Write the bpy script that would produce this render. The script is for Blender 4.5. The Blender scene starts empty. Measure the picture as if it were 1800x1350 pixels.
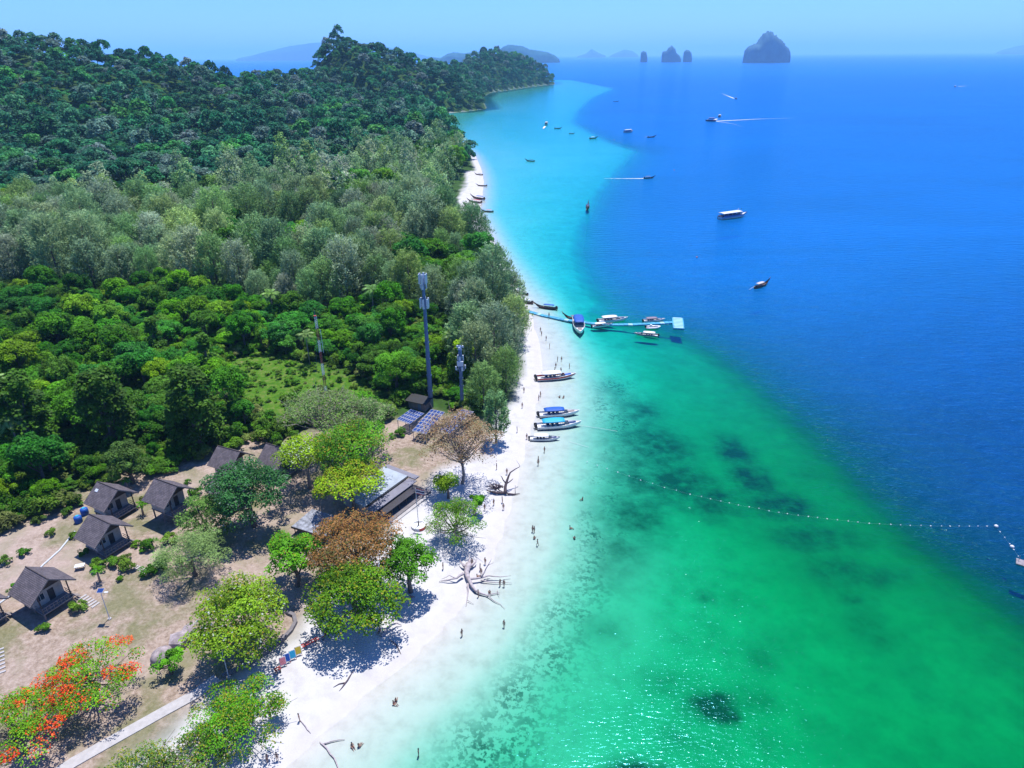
import bpy, bmesh, math, random
import numpy as np
from mathutils import Vector, Matrix, Euler

random.seed(7)
RNG = np.random.default_rng(7)
SC = bpy.context.scene
COL = SC.collection
R = math.radians

# ------------------------------------------------------------------ camera
H = 80.0                     # drone height above the sea
FPX, W0, H0 = 1200.0, 1800.0, 1350.0
PITCH, ROLL = 25.7, -0.48
cam_data = bpy.data.cameras.new('camera')
cam = bpy.data.objects.new('camera', cam_data)
COL.objects.link(cam)
cam_data.sensor_width = 36.0
cam_data.lens = 36.0 * FPX / W0
cam_data.clip_start = 0.5
cam_data.clip_end = 200000.0
ROT = Matrix.Rotation(R(90 - PITCH), 3, 'X') @ Matrix.Rotation(R(ROLL), 3, 'Z')
cam.matrix_world = Matrix.Translation((0, 0, H)) @ ROT.to_4x4()
SC.camera = cam

# ------------------------------------------------------------------ light
SUN_EL, SUN_AZ = 74.0, 20.0
world = bpy.data.worlds.new('World')
SC.world = world
world.use_nodes = True
wn, wl = world.node_tree.nodes, world.node_tree.links
wn.clear()
sky = wn.new('ShaderNodeTexSky')
sky.sky_type = 'NISHITA'
sky.sun_disc = False
sky.sun_elevation = R(SUN_EL)
sky.sun_rotation = R(SUN_AZ)
sky.altitude = 0
sky.air_density = 1.0
sky.dust_density = 0.3
sky.ozone_density = 3.0
tint = wn.new('ShaderNodeMix'); tint.data_type = 'RGBA'; tint.blend_type = 'MULTIPLY'
tint.inputs['Factor'].default_value = 1.0
wl.new(sky.outputs[0], tint.inputs['A'])
tint.inputs['B'].default_value = (0.37, 0.64, 1.24, 1)
bg = wn.new('ShaderNodeBackground')
bg.inputs['Strength'].default_value = 0.105
wout = wn.new('ShaderNodeOutputWorld')
wl.new(tint.outputs['Result'], bg.inputs[0])
wl.new(bg.outputs[0], wout.inputs[0])

sun_data = bpy.data.lights.new('sun', 'SUN')
sun_data.energy = 4.2
sun_data.angle = R(0.5)
sun_data.color = (1.0, 0.975, 0.94)
sun = bpy.data.objects.new('sun', sun_data)
COL.objects.link(sun)
sun.rotation_euler = Euler((R(-(90 - SUN_EL)), 0, R(-SUN_AZ)), 'XYZ')
sun.location = (0, 0, 500)

SC.view_settings.view_transform = 'Standard'
SC.view_settings.look = 'None'
SC.view_settings.exposure = 0.75
SC.view_settings.gamma = 1.0
SC.view_settings.use_curve_mapping = False
SC.render.engine = 'CYCLES'
cy = SC.cycles
cy.max_bounces = 6
cy.diffuse_bounces = 2
cy.glossy_bounces = 2
cy.transmission_bounces = 3
cy.transparent_max_bounces = 8
cy.volume_bounces = 2
cy.caustics_reflective = False
cy.caustics_refractive = False
cy.sample_clamp_direct = 12
cy.sample_clamp_indirect = 4
cy.use_denoising = True

# ------------------------------------------------------------------ helpers
def ray(px, py):
    return ROT @ Vector(((px - W0 / 2) / FPX, -(py - H0 / 2) / FPX, -1.0))

def gp(px, py, z=0.0):
    """point of height z that the photograph shows at pixel (px, py)"""
    d = ray(px, py)
    t = (z - H) / d.z
    return Vector((d.x * t, d.y * t, z))

def at(px, py, Y):
    """point on the ray at distance Y ahead"""
    d = ray(px, py)
    t = Y / d.y
    return Vector((d.x * t, Y, H + d.z * t))

def gpa(pts, z=0.0):
    return np.array([gp(x, y, z)[:2] for x, y in pts])

def inside(P, poly):
    x, y = P[:, 0], P[:, 1]
    c = np.zeros(len(P), bool)
    n = len(poly)
    j = n - 1
    for i in range(n):
        xi, yi = poly[i]; xj, yj = poly[j]
        if yi != yj:
            cond = ((yi > y) != (yj > y)) & (x < (xj - xi) * (y - yi) / (yj - yi) + xi)
            c ^= cond
        j = i
    return c

def seg_dist(P, line, closed=False):
    """distance to a polyline, and the running parameter (segment index + t) of the nearest point"""
    best = np.full(len(P), 1e18); par = np.zeros(len(P))
    n = len(line)
    for i in range(n if closed else n - 1):
        a = line[i]; b = line[(i + 1) % n]
        ab = b - a
        L2 = float(ab @ ab) + 1e-9
        t = np.clip(((P - a) @ ab) / L2, 0, 1)
        q = a + t[:, None] * ab
        d = ((P - q) ** 2).sum(1)
        m = d < best
        best[m] = d[m]; par[m] = i + t[m]
    return np.sqrt(best), par

def sstep(a, b, x):
    t = np.clip((x - a) / (b - a), 0, 1)
    return t * t * (3 - 2 * t)

_perm = np.random.default_rng(3).permutation(4096)
def _h(ix, iy, s):
    return _perm[(_perm[(ix + s * 131) & 4095] + iy) & 4095] / 4095.0
def vnoise(x, y, s=0):
    ix = np.floor(x).astype(int); iy = np.floor(y).astype(int)
    fx = x - ix; fy = y - iy
    fx = fx * fx * (3 - 2 * fx); fy = fy * fy * (3 - 2 * fy)
    a = _h(ix, iy, s); b = _h(ix + 1, iy, s); c = _h(ix, iy + 1, s); d = _h(ix + 1, iy + 1, s)
    return (a * (1 - fx) + b * fx) * (1 - fy) + (c * (1 - fx) + d * fx) * fy
def fbm(x, y, s=0, o=4):
    v = 0; a = 0.5; t = 0
    for k in range(o):
        v = v + a * vnoise(x, y, s + k); t += a
        x = x * 2.03; y = y * 2.03; a *= 0.5
    return v / t

def tag(o, label=None, cat=None, group=None, kind=None):
    if label: o['label'] = label
    if cat: o['category'] = cat
    if group: o['group'] = group
    if kind: o['kind'] = kind
    return o

def link(o, parent=None):
    COL.objects.link(o)
    if parent is not None:
        o.parent = parent
    return o

def empty(name, loc=(0, 0, 0), rz=0.0):
    o = bpy.data.objects.new(name, None)
    o.empty_display_size = 0.2
    o.location = loc; o.rotation_euler = (0, 0, rz)
    return link(o)

def np_mesh(name, V, F, mat=None, attrs=None, smooth=False, face_mat=None):
    """mesh from arrays; F is an (n,3) or (n,4) array"""
    V = np.asarray(V, np.float32); F = np.asarray(F, np.int32)
    k = F.shape[1]
    me = bpy.data.meshes.new(name)
    me.vertices.add(len(V)); me.vertices.foreach_set('co', V.ravel())
    me.loops.add(F.size); me.loops.foreach_set('vertex_index', F.ravel())
    me.polygons.add(len(F))
    me.polygons.foreach_set('loop_start', np.arange(0, F.size, k, dtype=np.int32))
    if smooth:
        me.polygons.foreach_set('use_smooth', np.ones(len(F), bool))
    for m in (mat if isinstance(mat, (list, tuple)) else [mat]):
        if m is not None: me.materials.append(m)
    if face_mat is not None:
        me.polygons.foreach_set('material_index', np.asarray(face_mat, np.int32))
    me.update(calc_edges=True)
    for an, (tp, arr) in (attrs or {}).items():
        a = me.attributes.new(an, tp, 'POINT')
        arr = np.asarray(arr, np.float32)
        a.data.foreach_set('color' if tp == 'FLOAT_COLOR' else ('vector' if tp == 'FLOAT_VECTOR' else 'value'), arr.ravel())
    return me

# mesh builder: boxes, tubes, lofts joined into ONE mesh
class MB:
    def __init__(s):
        s.v = []; s.f = []; s.m = []; s.mats = []
    def mi(s, mat):
        if mat not in s.mats: s.mats.append(mat)
        return s.mats.index(mat)
    def add(s, V, F, mat):
        b = len(s.v); i = s.mi(mat)
        s.v += [tuple(p) for p in V]
        for f in F:
            s.f.append(tuple(b + k for k in f)); s.m.append(i)
        return s
    def box(s, c, d, mat, rz=0.0, M=None):
        hx, hy, hz = d[0] / 2, d[1] / 2, d[2] / 2
        V = [Vector((x, y, z)) for x in (-hx, hx) for y in (-hy, hy) for z in (-hz, hz)]
        if M is not None: V = [M @ p for p in V]
        elif rz:
            q = Matrix.Rotation(rz, 3, 'Z'); V = [q @ p for p in V]
        V = [p + Vector(c) for p in V]
        F = [(0, 1, 3, 2), (4, 6, 7, 5), (0, 4, 5, 1), (2, 3, 7, 6), (0, 2, 6, 4), (1, 5, 7, 3)]
        return s.add(V, F, mat)
    def tube(s, pts, rad, mat, n=6, caps=True):
        pts = [Vector(p) for p in pts]
        if not isinstance(rad, (list, tuple)): rad = [rad] * len(pts)
        V = []; F = []
        prev = None
        for i, p in enumerate(pts):
            a = pts[max(i - 1, 0)]; b = pts[min(i + 1, len(pts) - 1)]
            t = (b - a).normalized() if (b - a).length > 1e-6 else Vector((0, 0, 1))
            u = prev if prev is not None else (Vector((1, 0, 0)) if abs(t.x) < 0.8 else Vector((0, 1, 0)))
            u = (u - t * u.dot(t)).normalized(); prev = u
            w = t.cross(u)
            for k in range(n):
                an = 2 * math.pi * k / n
                V.append(p + (u * math.cos(an) + w * math.sin(an)) * rad[i])
        for i in range(len(pts) - 1):
            for k in range(n):
                k2 = (k + 1) % n
                F.append((i * n + k, i * n + k2, (i + 1) * n + k2, (i + 1) * n + k))
        if caps:
            F.append(tuple(range(n - 1, -1, -1)))
            F.append(tuple((len(pts) - 1) * n + k for k in range(n)))
        return s.add(V, F, mat)
    def loft(s, secs, mat, closed=False, cap0=True, cap1=True):
        n = len(secs[0]); V = [p for q in secs for p in q]; F = []
        for i in range(len(secs) - 1):
            for k in range(n if closed else n - 1):
                k2 = (k + 1) % n
                F.append((i * n + k, i * n + k2, (i + 1) * n + k2, (i + 1) * n + k))
        if cap0: F.append(tuple(range(n - 1, -1, -1)))
        if cap1: F.append(tuple((len(secs) - 1) * n + k for k in range(n)))
        return s.add(V, F, mat)
    def prism(s, poly, z0, z1, mat):
        n = len(poly)
        V = [(p[0], p[1], z0) for p in poly] + [(p[0], p[1], z1) for p in poly]
        F = [tuple(range(n - 1, -1, -1)), tuple(range(n, 2 * n))]
        F += [(i, (i + 1) % n, n + (i + 1) % n, n + i) for i in range(n)]
        return s.add(V, F, mat)
    def mesh(s, name, smooth=False):
        me = bpy.data.meshes.new(name)
        me.from_pydata([tuple(p) for p in s.v], [], s.f)
        for m in s.mats: me.materials.append(m)
        me.polygons.foreach_set('material_index', np.array(s.m, np.int32))
        if smooth: me.polygons.foreach_set('use_smooth', np.ones(len(s.f), bool))
        bm = bmesh.new(); bm.from_mesh(me)
        bmesh.ops.recalc_face_normals(bm, faces=bm.faces); bm.to_mesh(me); bm.free()
        me.update()
        return me
    def build(s, name, parent=None, smooth=False):
        return link(bpy.data.objects.new(name, s.mesh(name, smooth)), parent)

def copy_tree(o, parent=None):
    c = o.copy(); COL.objects.link(c); c.parent = parent
    for ch in o.children: copy_tree(ch, c)
    return c

# ------------------------------------------------------------------ materials
def new_mat(name):
    m = bpy.data.materials.new(name); m.use_nodes = True
    nt = m.node_tree; nt.nodes.clear()
    return m, nt.nodes, nt.links

def mat(name, col, rough=0.6, metal=0.0, var=0.12, scale=3.0, bump=0.0, spec=0.4, obj_var=0.0):
    """painted or natural surface: colour broken up by two noises"""
    m, N, L = new_mat(name)
    out = N.new('ShaderNodeOutputMaterial'); b = N.new('ShaderNodeBsdfPrincipled')
    b.inputs['Roughness'].default_value = rough; b.inputs['Metallic'].default_value = metal
    b.inputs['Specular IOR Level'].default_value = spec
    tc = N.new('ShaderNodeTexCoord')
    n = N.new('ShaderNodeTexNoise'); n.inputs['Scale'].default_value = scale; n.inputs['Detail'].default_value = 5
    n.inputs['Roughness'].default_value = 0.65
    L.new(tc.outputs['Object'], n.inputs['Vector'])
    mr = N.new('ShaderNodeMapRange'); mr.inputs['From Min'].default_value = 0.3; mr.inputs['From Max'].default_value = 0.7
    mr.inputs['To Min'].default_value = 1 - var; mr.inputs['To Max'].default_value = 1 + var
    L.new(n.outputs['Fac'], mr.inputs['Value'])
    src = mr.outputs[0]
    if obj_var:
        oi = N.new('ShaderNodeObjectInfo')
        m2 = N.new('ShaderNodeMapRange'); m2.inputs['To Min'].default_value = 1 - obj_var; m2.inputs['To Max'].default_value = 1 + obj_var
        L.new(oi.outputs['Random'], m2.inputs['Value'])
        mm = N.new('ShaderNodeMath'); mm.operation = 'MULTIPLY'
        L.new(src, mm.inputs[0]); L.new(m2.outputs[0], mm.inputs[1]); src = mm.outputs[0]
    mx = N.new('ShaderNodeVectorMath'); mx.operation = 'SCALE'
    mx.inputs[0].default_value = col[:3]
    L.new(src, mx.inputs['Scale'])
    L.new(mx.outputs[0], b.inputs['Base Color'])
    if bump:
        bp = N.new('ShaderNodeBump'); bp.inputs['Strength'].default_value = bump; bp.inputs['Distance'].default_value = 0.05
        L.new(n.outputs['Fac'], bp.inputs['Height']); L.new(bp.outputs[0], b.inputs['Normal'])
    L.new(b.outputs[0], out.inputs[0])
    return m

# ================================================================== THE SETTING
# ------------------------------------------------------------------ coast and relief
coast_px = [(300, 1560), (430, 1420), (500, 1345), (585, 1275), (650, 1213), (725, 1155), (800, 1080), (858, 995), (885, 925),
            (905, 850), (922, 790), (940, 720), (948, 680), (950, 640), (944, 600), (938, 570), (925, 540), (905, 505),
            (884, 460), (866, 420), (850, 385), (843, 370), (848, 345), (850, 318), (846, 298), (836, 275), (815, 256), (792, 240), (772, 218),
            (752, 204), (775, 199), (810, 197), (856, 191), (850, 180), (846, 172), (862, 163), (905, 157), (940, 152), (976, 148)]
coast = gpa(coast_px)
back = np.array([[150, 2480], [60, 2600], [-150, 2480], [-330, 1850], [-620, 1550], [-1100, 1250], [-1700, 1000], [-2300, 500], [-2000, -300], [-120, -200]])
island_poly = np.vstack([coast, back])

ridge_px = [(-420, 100, 700), (-150, 92, 820), (0, 104, 860), (40, 98, 870), (110, 110, 890), (200, 120, 920), (260, 132, 960),
            (330, 156, 1010), (400, 164, 1060), (470, 154, 1150), (515, 166, 1200), (552, 138, 1250), (600, 78, 1280), (650, 100, 1300),
            (690, 120, 1320), (725, 138, 1370), (775, 134, 1500), (805, 136, 1680), (832, 115, 1880), (860, 103, 2060), (892, 104, 2200),
            (925, 116, 2280), (955, 131, 2330), (974, 143, 2345)]
ridge = [at(*p) for p in ridge_px]
ridge_w = [230, 230, 230, 230, 225, 215, 205, 200, 195, 190, 180, 150, 140, 135, 130, 130, 120, 110, 120, 125, 115, 90, 60, 40]
spur = [at(*p) for p in [(650, 96, 1290), (720, 130, 1260), (770, 142, 1240), (812, 158, 1225), (845, 184, 1215)]]
spur_w = [110, 95, 85, 65, 40]

def hill_h(P):
    h = np.zeros(len(P))
    for line, ws in ((ridge, ridge_w), (spur, spur_w)):
        xy = np.array([p[:2] for p in line]); zz = np.array([p[2] for p in line]); ww = np.array(ws, float)
        d, par = seg_dist(P, xy)
        i = np.minimum(par.astype(int), len(xy) - 2); t = par - i
        z = zz[i] * (1 - t) + zz[i + 1] * t
        w = ww[i] * (1 - t) + ww[i + 1] * t
        h = np.maximum(h, z * np.exp(-(d / w) ** 2 * 1.15))
    return h

drop_px = [(1000, 140), (1075, 155), (1035, 172), (1010, 195), (1002, 215), (1060, 246), (1112, 262), (1080, 296), (1045, 335), (1010, 400),
           (1000, 445), (1022, 500), (1052, 532), (1028, 551), (1110, 573), (1200, 600), (1265, 642), (1335, 705), (1400, 762), (1455, 825), (1510, 885),
           (1600, 965), (1720, 1050), (1900, 1190), (2200, 1400)]
drop = gpa(drop_px)
deep_poly = np.vstack([drop, [[900, -200], [90000, -200], [90000, 90000], [-90000, 90000], [-90000, 3000], [-3000, 3300], [60, 2900]]])
# blobs of weed or coral on the sea bed: (px, py, radius in m along x, along y, strength)
weed_px = [(1255, 1232, 3.4, 2.6, 1.3), (1285, 1250, 2.0, 1.5, 0.9), (1120, 1348, 3.5, 1.6, 1.2), (1290, 780, 5, 8, 0.9), (1325, 830, 5, 8, 0.95), (1375, 875, 9, 6, 0.8),
           (1150, 780, 11, 14, 0.8), (1130, 720, 7, 11, 0.7), (1185, 840, 11, 11, 0.85), (1250, 870, 9, 8, 0.75), (1115, 900, 8, 10, 0.75), (1120, 830, 7, 12, 0.75), (1090, 960, 6, 7, 0.6), (1430, 930, 12, 6, 0.6), (1480, 990, 10, 6, 0.55), (1240, 1040, 2.2, 1.6, 0.6),
           (1540, 1000, 9, 4, 0.5), (1500, 1040, 3, 2, 0.5), (1530, 1090, 5, 5, 0.45), (1440, 970, 6, 5, 0.35), (1175, 1195, 4, 3, 0.4), (1345, 1150, 3, 4, 0.4),
           (1080, 690, 5, 10, 0.45), (1320, 1220, 4, 3, 0.4), (1060, 1100, 4, 3, 0.4), (1420, 820, 6, 6, 0.3), (1190, 1290, 3, 2, 0.4), (1080, 1000, 5, 5, 0.4)]

def sea_depth(P):
    s, _ = seg_dist(P, coast)
    q, _ = seg_dist(P, drop)
    deep = inside(P, deep_poly)
    t = s / (s + q + 1e-6)
    wob = (fbm(P[:, 0] / 22, P[:, 1] / 22, 5) - 0.5)
    sh = 0.022 * np.minimum(s, 9) + 0.062 * np.clip(s - 9, 0, 12) + 2.5 * sstep(0.13, 0.80, t) * np.clip((s - 7) / 25, 0, 1) + 0.9 * wob * sstep(5, 30, s)
    far = sstep(190, 330, P[:, 1])
    flat_ = 0.075 * np.minimum(s, 12) + 0.75 * sstep(0.0, 0.8, t) + 0.5 * wob * sstep(5, 30, s)
    sh = sh * (1 - far) + flat_ * far
    dp = 5.0 - 2.2 * far + (15 + 2.2 * far) * (1 - np.exp(-q / (26 - 4 * far))) + 0.8 * wob
    d = np.where(deep, dp, np.minimum(sh, 4.2))
    d = np.where(deep, d, d + (1.6 - 0.6 * far) * np.exp(-q / 9) * sstep(10, 40, s))
    return np.maximum(d, 0.02), s

def terrain_h(P):
    P = np.atleast_2d(np.asarray(P, float))
    land = inside(P, island_poly)
    d, _ = seg_dist(P, island_poly, closed=True)
    up = 0.075 * np.minimum(d, 18) + 1.3 * sstep(14, 60, d) + 0.5 * (fbm(P[:, 0] / 14, P[:, 1] / 14, 9) - 0.4) * sstep(8, 30, d)
    hh = hill_h(P) * sstep(0, 42, d) * (0.86 + 0.28 * fbm(P[:, 0] / 90, P[:, 1] / 90, 11))
    dep, _ = sea_depth(P)
    off = np.where(P[:, 0] < -600, 1, 0)
    return np.where(land, up + hh, -np.maximum(dep * 0.5, np.where(off, 12, 0)))

def on_ground(px, py):
    """ground point the photograph shows at a pixel"""
    z = 0.0
    for _ in range(6):
        p = gp(px, py, z)
        z = max(float(terrain_h([[p.x, p.y]])[0]), 0.0)
    return Vector((p.x, p.y, z))

def geo(a, b, s0, g):
    out = [a]; s = s0
    while out[-1] < b:
        out.append(out[-1] + s); s *= g
    return out
xs = sorted([-x for x in geo(135, 2600, 1.8, 1.055)] + list(np.arange(-133.5, 84, 1.5)) + geo(84, 3000, 1.8, 1.06))
ys = [-60, -30, 0, 20] + list(np.arange(32, 262, 1.5)) + geo(262, 3200, 1.6, 1.022)
xs = np.array(xs); ys = np.array(ys)
GX, GY = np.meshgrid(xs, ys)
P2 = np.stack([GX.ravel(), GY.ravel()], 1)
TZ = terrain_h(P2)
COASTD, _ = seg_dist(P2, island_poly, closed=True)
LAND = inside(P2, island_poly)

# ground cover weights
sand_px = [(120, 1420), (215, 1345), (300, 1270), (390, 1205), (440, 1165), (520, 1110), (560, 1040), (640, 980), (700, 905), (750, 848), (800, 800),
           (858, 790), (866, 745), (880, 715), (905, 680), (918, 640), (922, 600), (920, 560), (906, 520), (886, 480), (868, 430), (842, 402), (804, 384), (804, 345), (818, 320), (818, 298),
           (950, 290), (1100, 500), (1200, 900), (1100, 1500), (600, 1700)]
dirt_px = [(-120, 1500), (-160, 1000), (0, 935), (60, 905), (120, 880), (150, 862), (230, 815), (300, 800), (370, 780), (440, 762), (520, 765), (640, 742),
           (690, 735), (760, 720), (850, 735), (880, 790), (760, 850), (700, 905), (640, 980), (560, 1040), (520, 1110), (440, 1165), (390, 1205), (215, 1345), (100, 1500)]
meadow_px = [(395, 640), (470, 622), (560, 640), (640, 670), (690, 700), (640, 740), (560, 745), (480, 740), (420, 720)]
sandp, dirtp, meadp = (gpa(p, 2.0) for p in (sand_px, dirt_px, meadow_px))
def weight(poly, soft, P=P2):
    d, _ = seg_dist(P, poly, closed=True)
    d = np.where(inside(P, poly), d, -d) + (fbm(P[:, 0] / 5, P[:, 1] / 5, 21) - 0.5) * 5
    return sstep(-soft, soft, d)
w_sand = weight(sandp, 2.0)
w_sand = np.maximum(w_sand, sstep(7, 3, COASTD))
_cv = gp(760, 203)
w_sand = np.where(P2[:, 1] > 760, w_sand * np.where(np.hypot(P2[:, 0] - _cv.x, P2[:, 1] - _cv.y) < 45, 1.0, 0.0), w_sand)
w_dirt = weight(dirtp, 2.5)
w_mead = weight(meadp, 4.0)
w_weed = np.zeros(len(P2))
for px, py, rx, ry, st in weed_px:
    c = gp(px, py)
    w_weed = np.maximum(w_weed, st * np.exp(-(((P2[:, 0] - c.x) / rx) ** 2 + ((P2[:, 1] - c.y) / ry) ** 2)))
_sd, _ = sea_depth(P2)
# weed fringe along the near beach
fr = gpa([(1080, 680), (1115, 790), (1095, 880), (1025, 960), (975, 1060), (915, 1160), (870, 1260), (835, 1360)])
fd, _ = seg_dist(P2, fr)
w_weed = np.maximum(w_weed, 1.2 * sstep(1120, 1180, P2[:, 1]) * sstep(30, 8, COASTD) * ~LAND)
w_fr = np.exp(-(fd / 8.0) ** 2) * sstep(300, 200, P2[:, 1]) * sstep(9.5, 17, COASTD)

def ground_material():
    m, N, L = new_mat('ground_cover')
    out = N.new('ShaderNodeOutputMaterial'); b = N.new('ShaderNodeBsdfPrincipled')
    b.inputs['Roughness'].default_value = 0.95; b.inputs['Specular IOR Level'].default_value = 0.1
    tc = N.new('ShaderNodeTexCoord')
    def noise(sc, det=5, r=0.6):
        n = N.new('ShaderNodeTexNoise'); n.inputs['Scale'].default_value = sc; n.inputs['Detail'].default_value = det; n.inputs['Roughness'].default_value = r
        L.new(tc.outputs['Object'], n.inputs['Vector']); return n.outputs['Fac']
    def ramp(v, stops):
        c = N.new('ShaderNodeValToRGB'); L.new(v, c.inputs[0])
        e = c.color_ramp.elements
        while len(e) < len(stops): e.new(0.5)
        for k, (p, col) in zip(e, stops): k.position = p; k.color = (*col, 1)
        return c.outputs[0]
    def attr(n):
        a = N.new('ShaderNodeAttribute'); a.attribute_name = n; return a.outputs['Fac']
    def mix(f, a, bb):
        x = N.new('ShaderNodeMix'); x.data_type = 'RGBA'
        L.new(f, x.inputs['Factor']); L.new(a, x.inputs['A']); L.new(bb, x.inputs['B']); return x.outputs['Result']
    def math_(op, a, bb, clamp=False):
        x = N.new('ShaderNodeMath'); x.operation = op; x.use_clamp = clamp
        for i, v in enumerate((a, bb)):
            if isinstance(v, (int, float)): x.inputs[i].default_value = v
            else: L.new(v, x.inputs[i])
        return x.outputs[0]
    floor_ = ramp(noise(0.25), [(0.3, (0.018, 0.035, 0.010)), (0.6, (0.035, 0.085, 0.014)), (0.8, (0.07, 0.10, 0.03))])
    mead = ramp(noise(0.6, 7, 0.75), [(0.3, (0.025, 0.075, 0.006)), (0.48, (0.055, 0.14, 0.008)), (0.60, (0.11, 0.15, 0.03)), (0.74, (0.21, 0.16, 0.10))])
    dry = ramp(noise(1.6, 8, 0.75), [(0.28, (0.12, 0.085, 0.060)), (0.45, (0.245, 0.185, 0.140)), (0.62, (0.355, 0.280, 0.228)), (0.8, (0.45, 0.385, 0.335))])
    gpatch = ramp(noise(0.13, 4, 0.6), [(0.46, (0, 0, 0)), (0.60, (1, 1, 1))])
    grs = ramp(noise(2.2, 6, 0.7), [(0.3, (0.06, 0.085, 0.02)), (0.7, (0.15, 0.16, 0.06))])
    dirt = mix(math_('MULTIPLY', gpatch, 0.65), dry, grs)
    litter = ramp(noise(7.0, 4, 0.8), [(0.60, (0, 0, 0)), (0.68, (1, 1, 1))])
    lit = N.new('ShaderNodeRGB'); lit.outputs[0].default_value = (0.20, 0.11, 0.06, 1)
    dirt = mix(math_('MULTIPLY', litter, 0.7), dirt, lit.outputs[0])
    chips = ramp(noise(4.5, 5, 0.8), [(0.62, (0, 0, 0)), (0.70, (1, 1, 1))])
    chc = N.new('ShaderNodeRGB'); chc.outputs[0].default_value = (0.50, 0.44, 0.40, 1)
    dirt = mix(math_('MULTIPLY', chips, 0.6), dirt, chc.outputs[0])
    track = ramp(noise(0.07, 3, 0.5), [(0.50, (0, 0, 0)), (0.66, (1, 1, 1))])
    trc = N.new('ShaderNodeRGB'); trc.outputs[0].default_value = (0.40, 0.31, 0.27, 1)
    dirt = mix(math_('MULTIPLY', track, 0.45), dirt, trc.outputs[0])
    sand = ramp(noise(0.35, 8, 0.65), [(0.3, (0.385, 0.365, 0.355)), (0.5, (0.455, 0.44, 0.43)), (0.75, (0.50, 0.485, 0.475))])
    bits = ramp(noise(1.3, 9, 0.8), [(0.68, (0, 0, 0)), (0.76, (1, 1, 1))])
    lit2 = N.new('ShaderNodeRGB'); lit2.outputs[0].default_value = (0.33, 0.27, 0.26, 1)
    inl = attr('inland')
    sand = mix(math_('MULTIPLY', bits, math_('ADD', math_('MULTIPLY', inl, 0.75), 0.10)), sand, lit2.outputs[0])
    damp = N.new('ShaderNodeRGB'); damp.outputs[0].default_value = (0.44, 0.41, 0.40, 1)
    sand = mix(attr('wet'), sand, damp.outputs[0])
    c = mix(attr('meadow'), floor_, mead)
    c = mix(attr('dirt'), c, dirt)
    c = mix(attr('sand'), c, sand)
    # sea bed
    fine = ramp(noise(1.25, 6, 0.65), [(0.475, (0, 0, 0)), (0.545, (1, 1, 1))])
    mid = ramp(noise(0.16, 5, 0.6), [(0.36, (0, 0, 0)), (0.60, (1, 1, 1))])
    brd = N.new('ShaderNodeMath'); brd.operation = 'MULTIPLY_ADD'
    L.new(noise(0.3, 6, 0.65), brd.inputs[0]); brd.inputs[1].default_value = 2.6; brd.inputs[2].default_value = -1.2
    wd = math_('ADD', attr('weed'), math_('MULTIPLY', brd.outputs[0], attr('weed')), True)
    fr_ = math_('MULTIPLY', math_('MULTIPLY', fine, attr('fringe')), math_('ADD', math_('MULTIPLY', mid, 0.7), 0.3))
    tot = math_('MAXIMUM', wd, math_('MULTIPLY', fr_, 0.85), True)
    mot = math_('MULTIPLY', mid, 0.22)
    tot = math_('MAXIMUM', tot, math_('MULTIPLY', mot, attr('deepish')), True)
    weedc = N.new('ShaderNodeRGB'); weedc.outputs[0].default_value = (0.030, 0.085, 0.075, 1)
    bed = mix(tot, sand, weedc.outputs[0])
    c = mix(attr('bed'), c, bed)
    L.new(c, b.inputs['Base Color'])
    bp = N.new('ShaderNodeBump'); bp.inputs['Strength'].default_value = 0.35; bp.inputs['Distance'].default_value = 0.12
    L.new(noise(1.1, 8, 0.7), bp.inputs['Height']); L.new(bp.outputs[0], b.inputs['Normal'])
    L.new(b.outputs[0], out.inputs[0])
    return m
MG = ground_material()

inland = sstep(9, 17, COASTD)
wet = np.where(LAND, sstep(3.5, 0.5, COASTD + 1.2 * (fbm(P2[:, 0] / 6, P2[:, 1] / 6, 4) - 0.5)), 0) * 0.6
nx, ny = len(xs), len(ys)
idx = np.arange(nx * ny).reshape(ny, nx)
Q = np.stack([idx[:-1, :-1], idx[:-1, 1:], idx[1:, 1:], idx[1:, :-1]], -1).reshape(-1, 4)
fland = LAND[Q].any(1)
fsand = fland & (w_sand[Q].mean(1) > 0.5)
V3 = np.column_stack([P2, TZ])
atts = dict(sand=w_sand, dirt=w_dirt, meadow=w_mead, weed=w_weed, fringe=w_fr, inland=inland, wet=wet, bed=np.where(LAND, 0.0, 1.0), deepish=sstep(1.0, 2.4, _sd))
for nm, sel, lab in (('ground', fland & ~fsand, 'dry earth, meadow and forest floor of the island'),
                     ('beach', fsand, 'white sand beach curving along the shore'),
                     ('seabed', ~fland, 'pale sandy sea bed with dark weed patches under the water')):
    f = Q[sel]
    u, inv = np.unique(f, return_inverse=True)
    me = np_mesh(nm, V3[u], inv.reshape(-1, 4), MG, {k: ('FLOAT', v[u]) for k, v in atts.items()}, smooth=True)
    tag(link(bpy.data.objects.new(nm, me)), lab, kind='structure')

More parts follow.
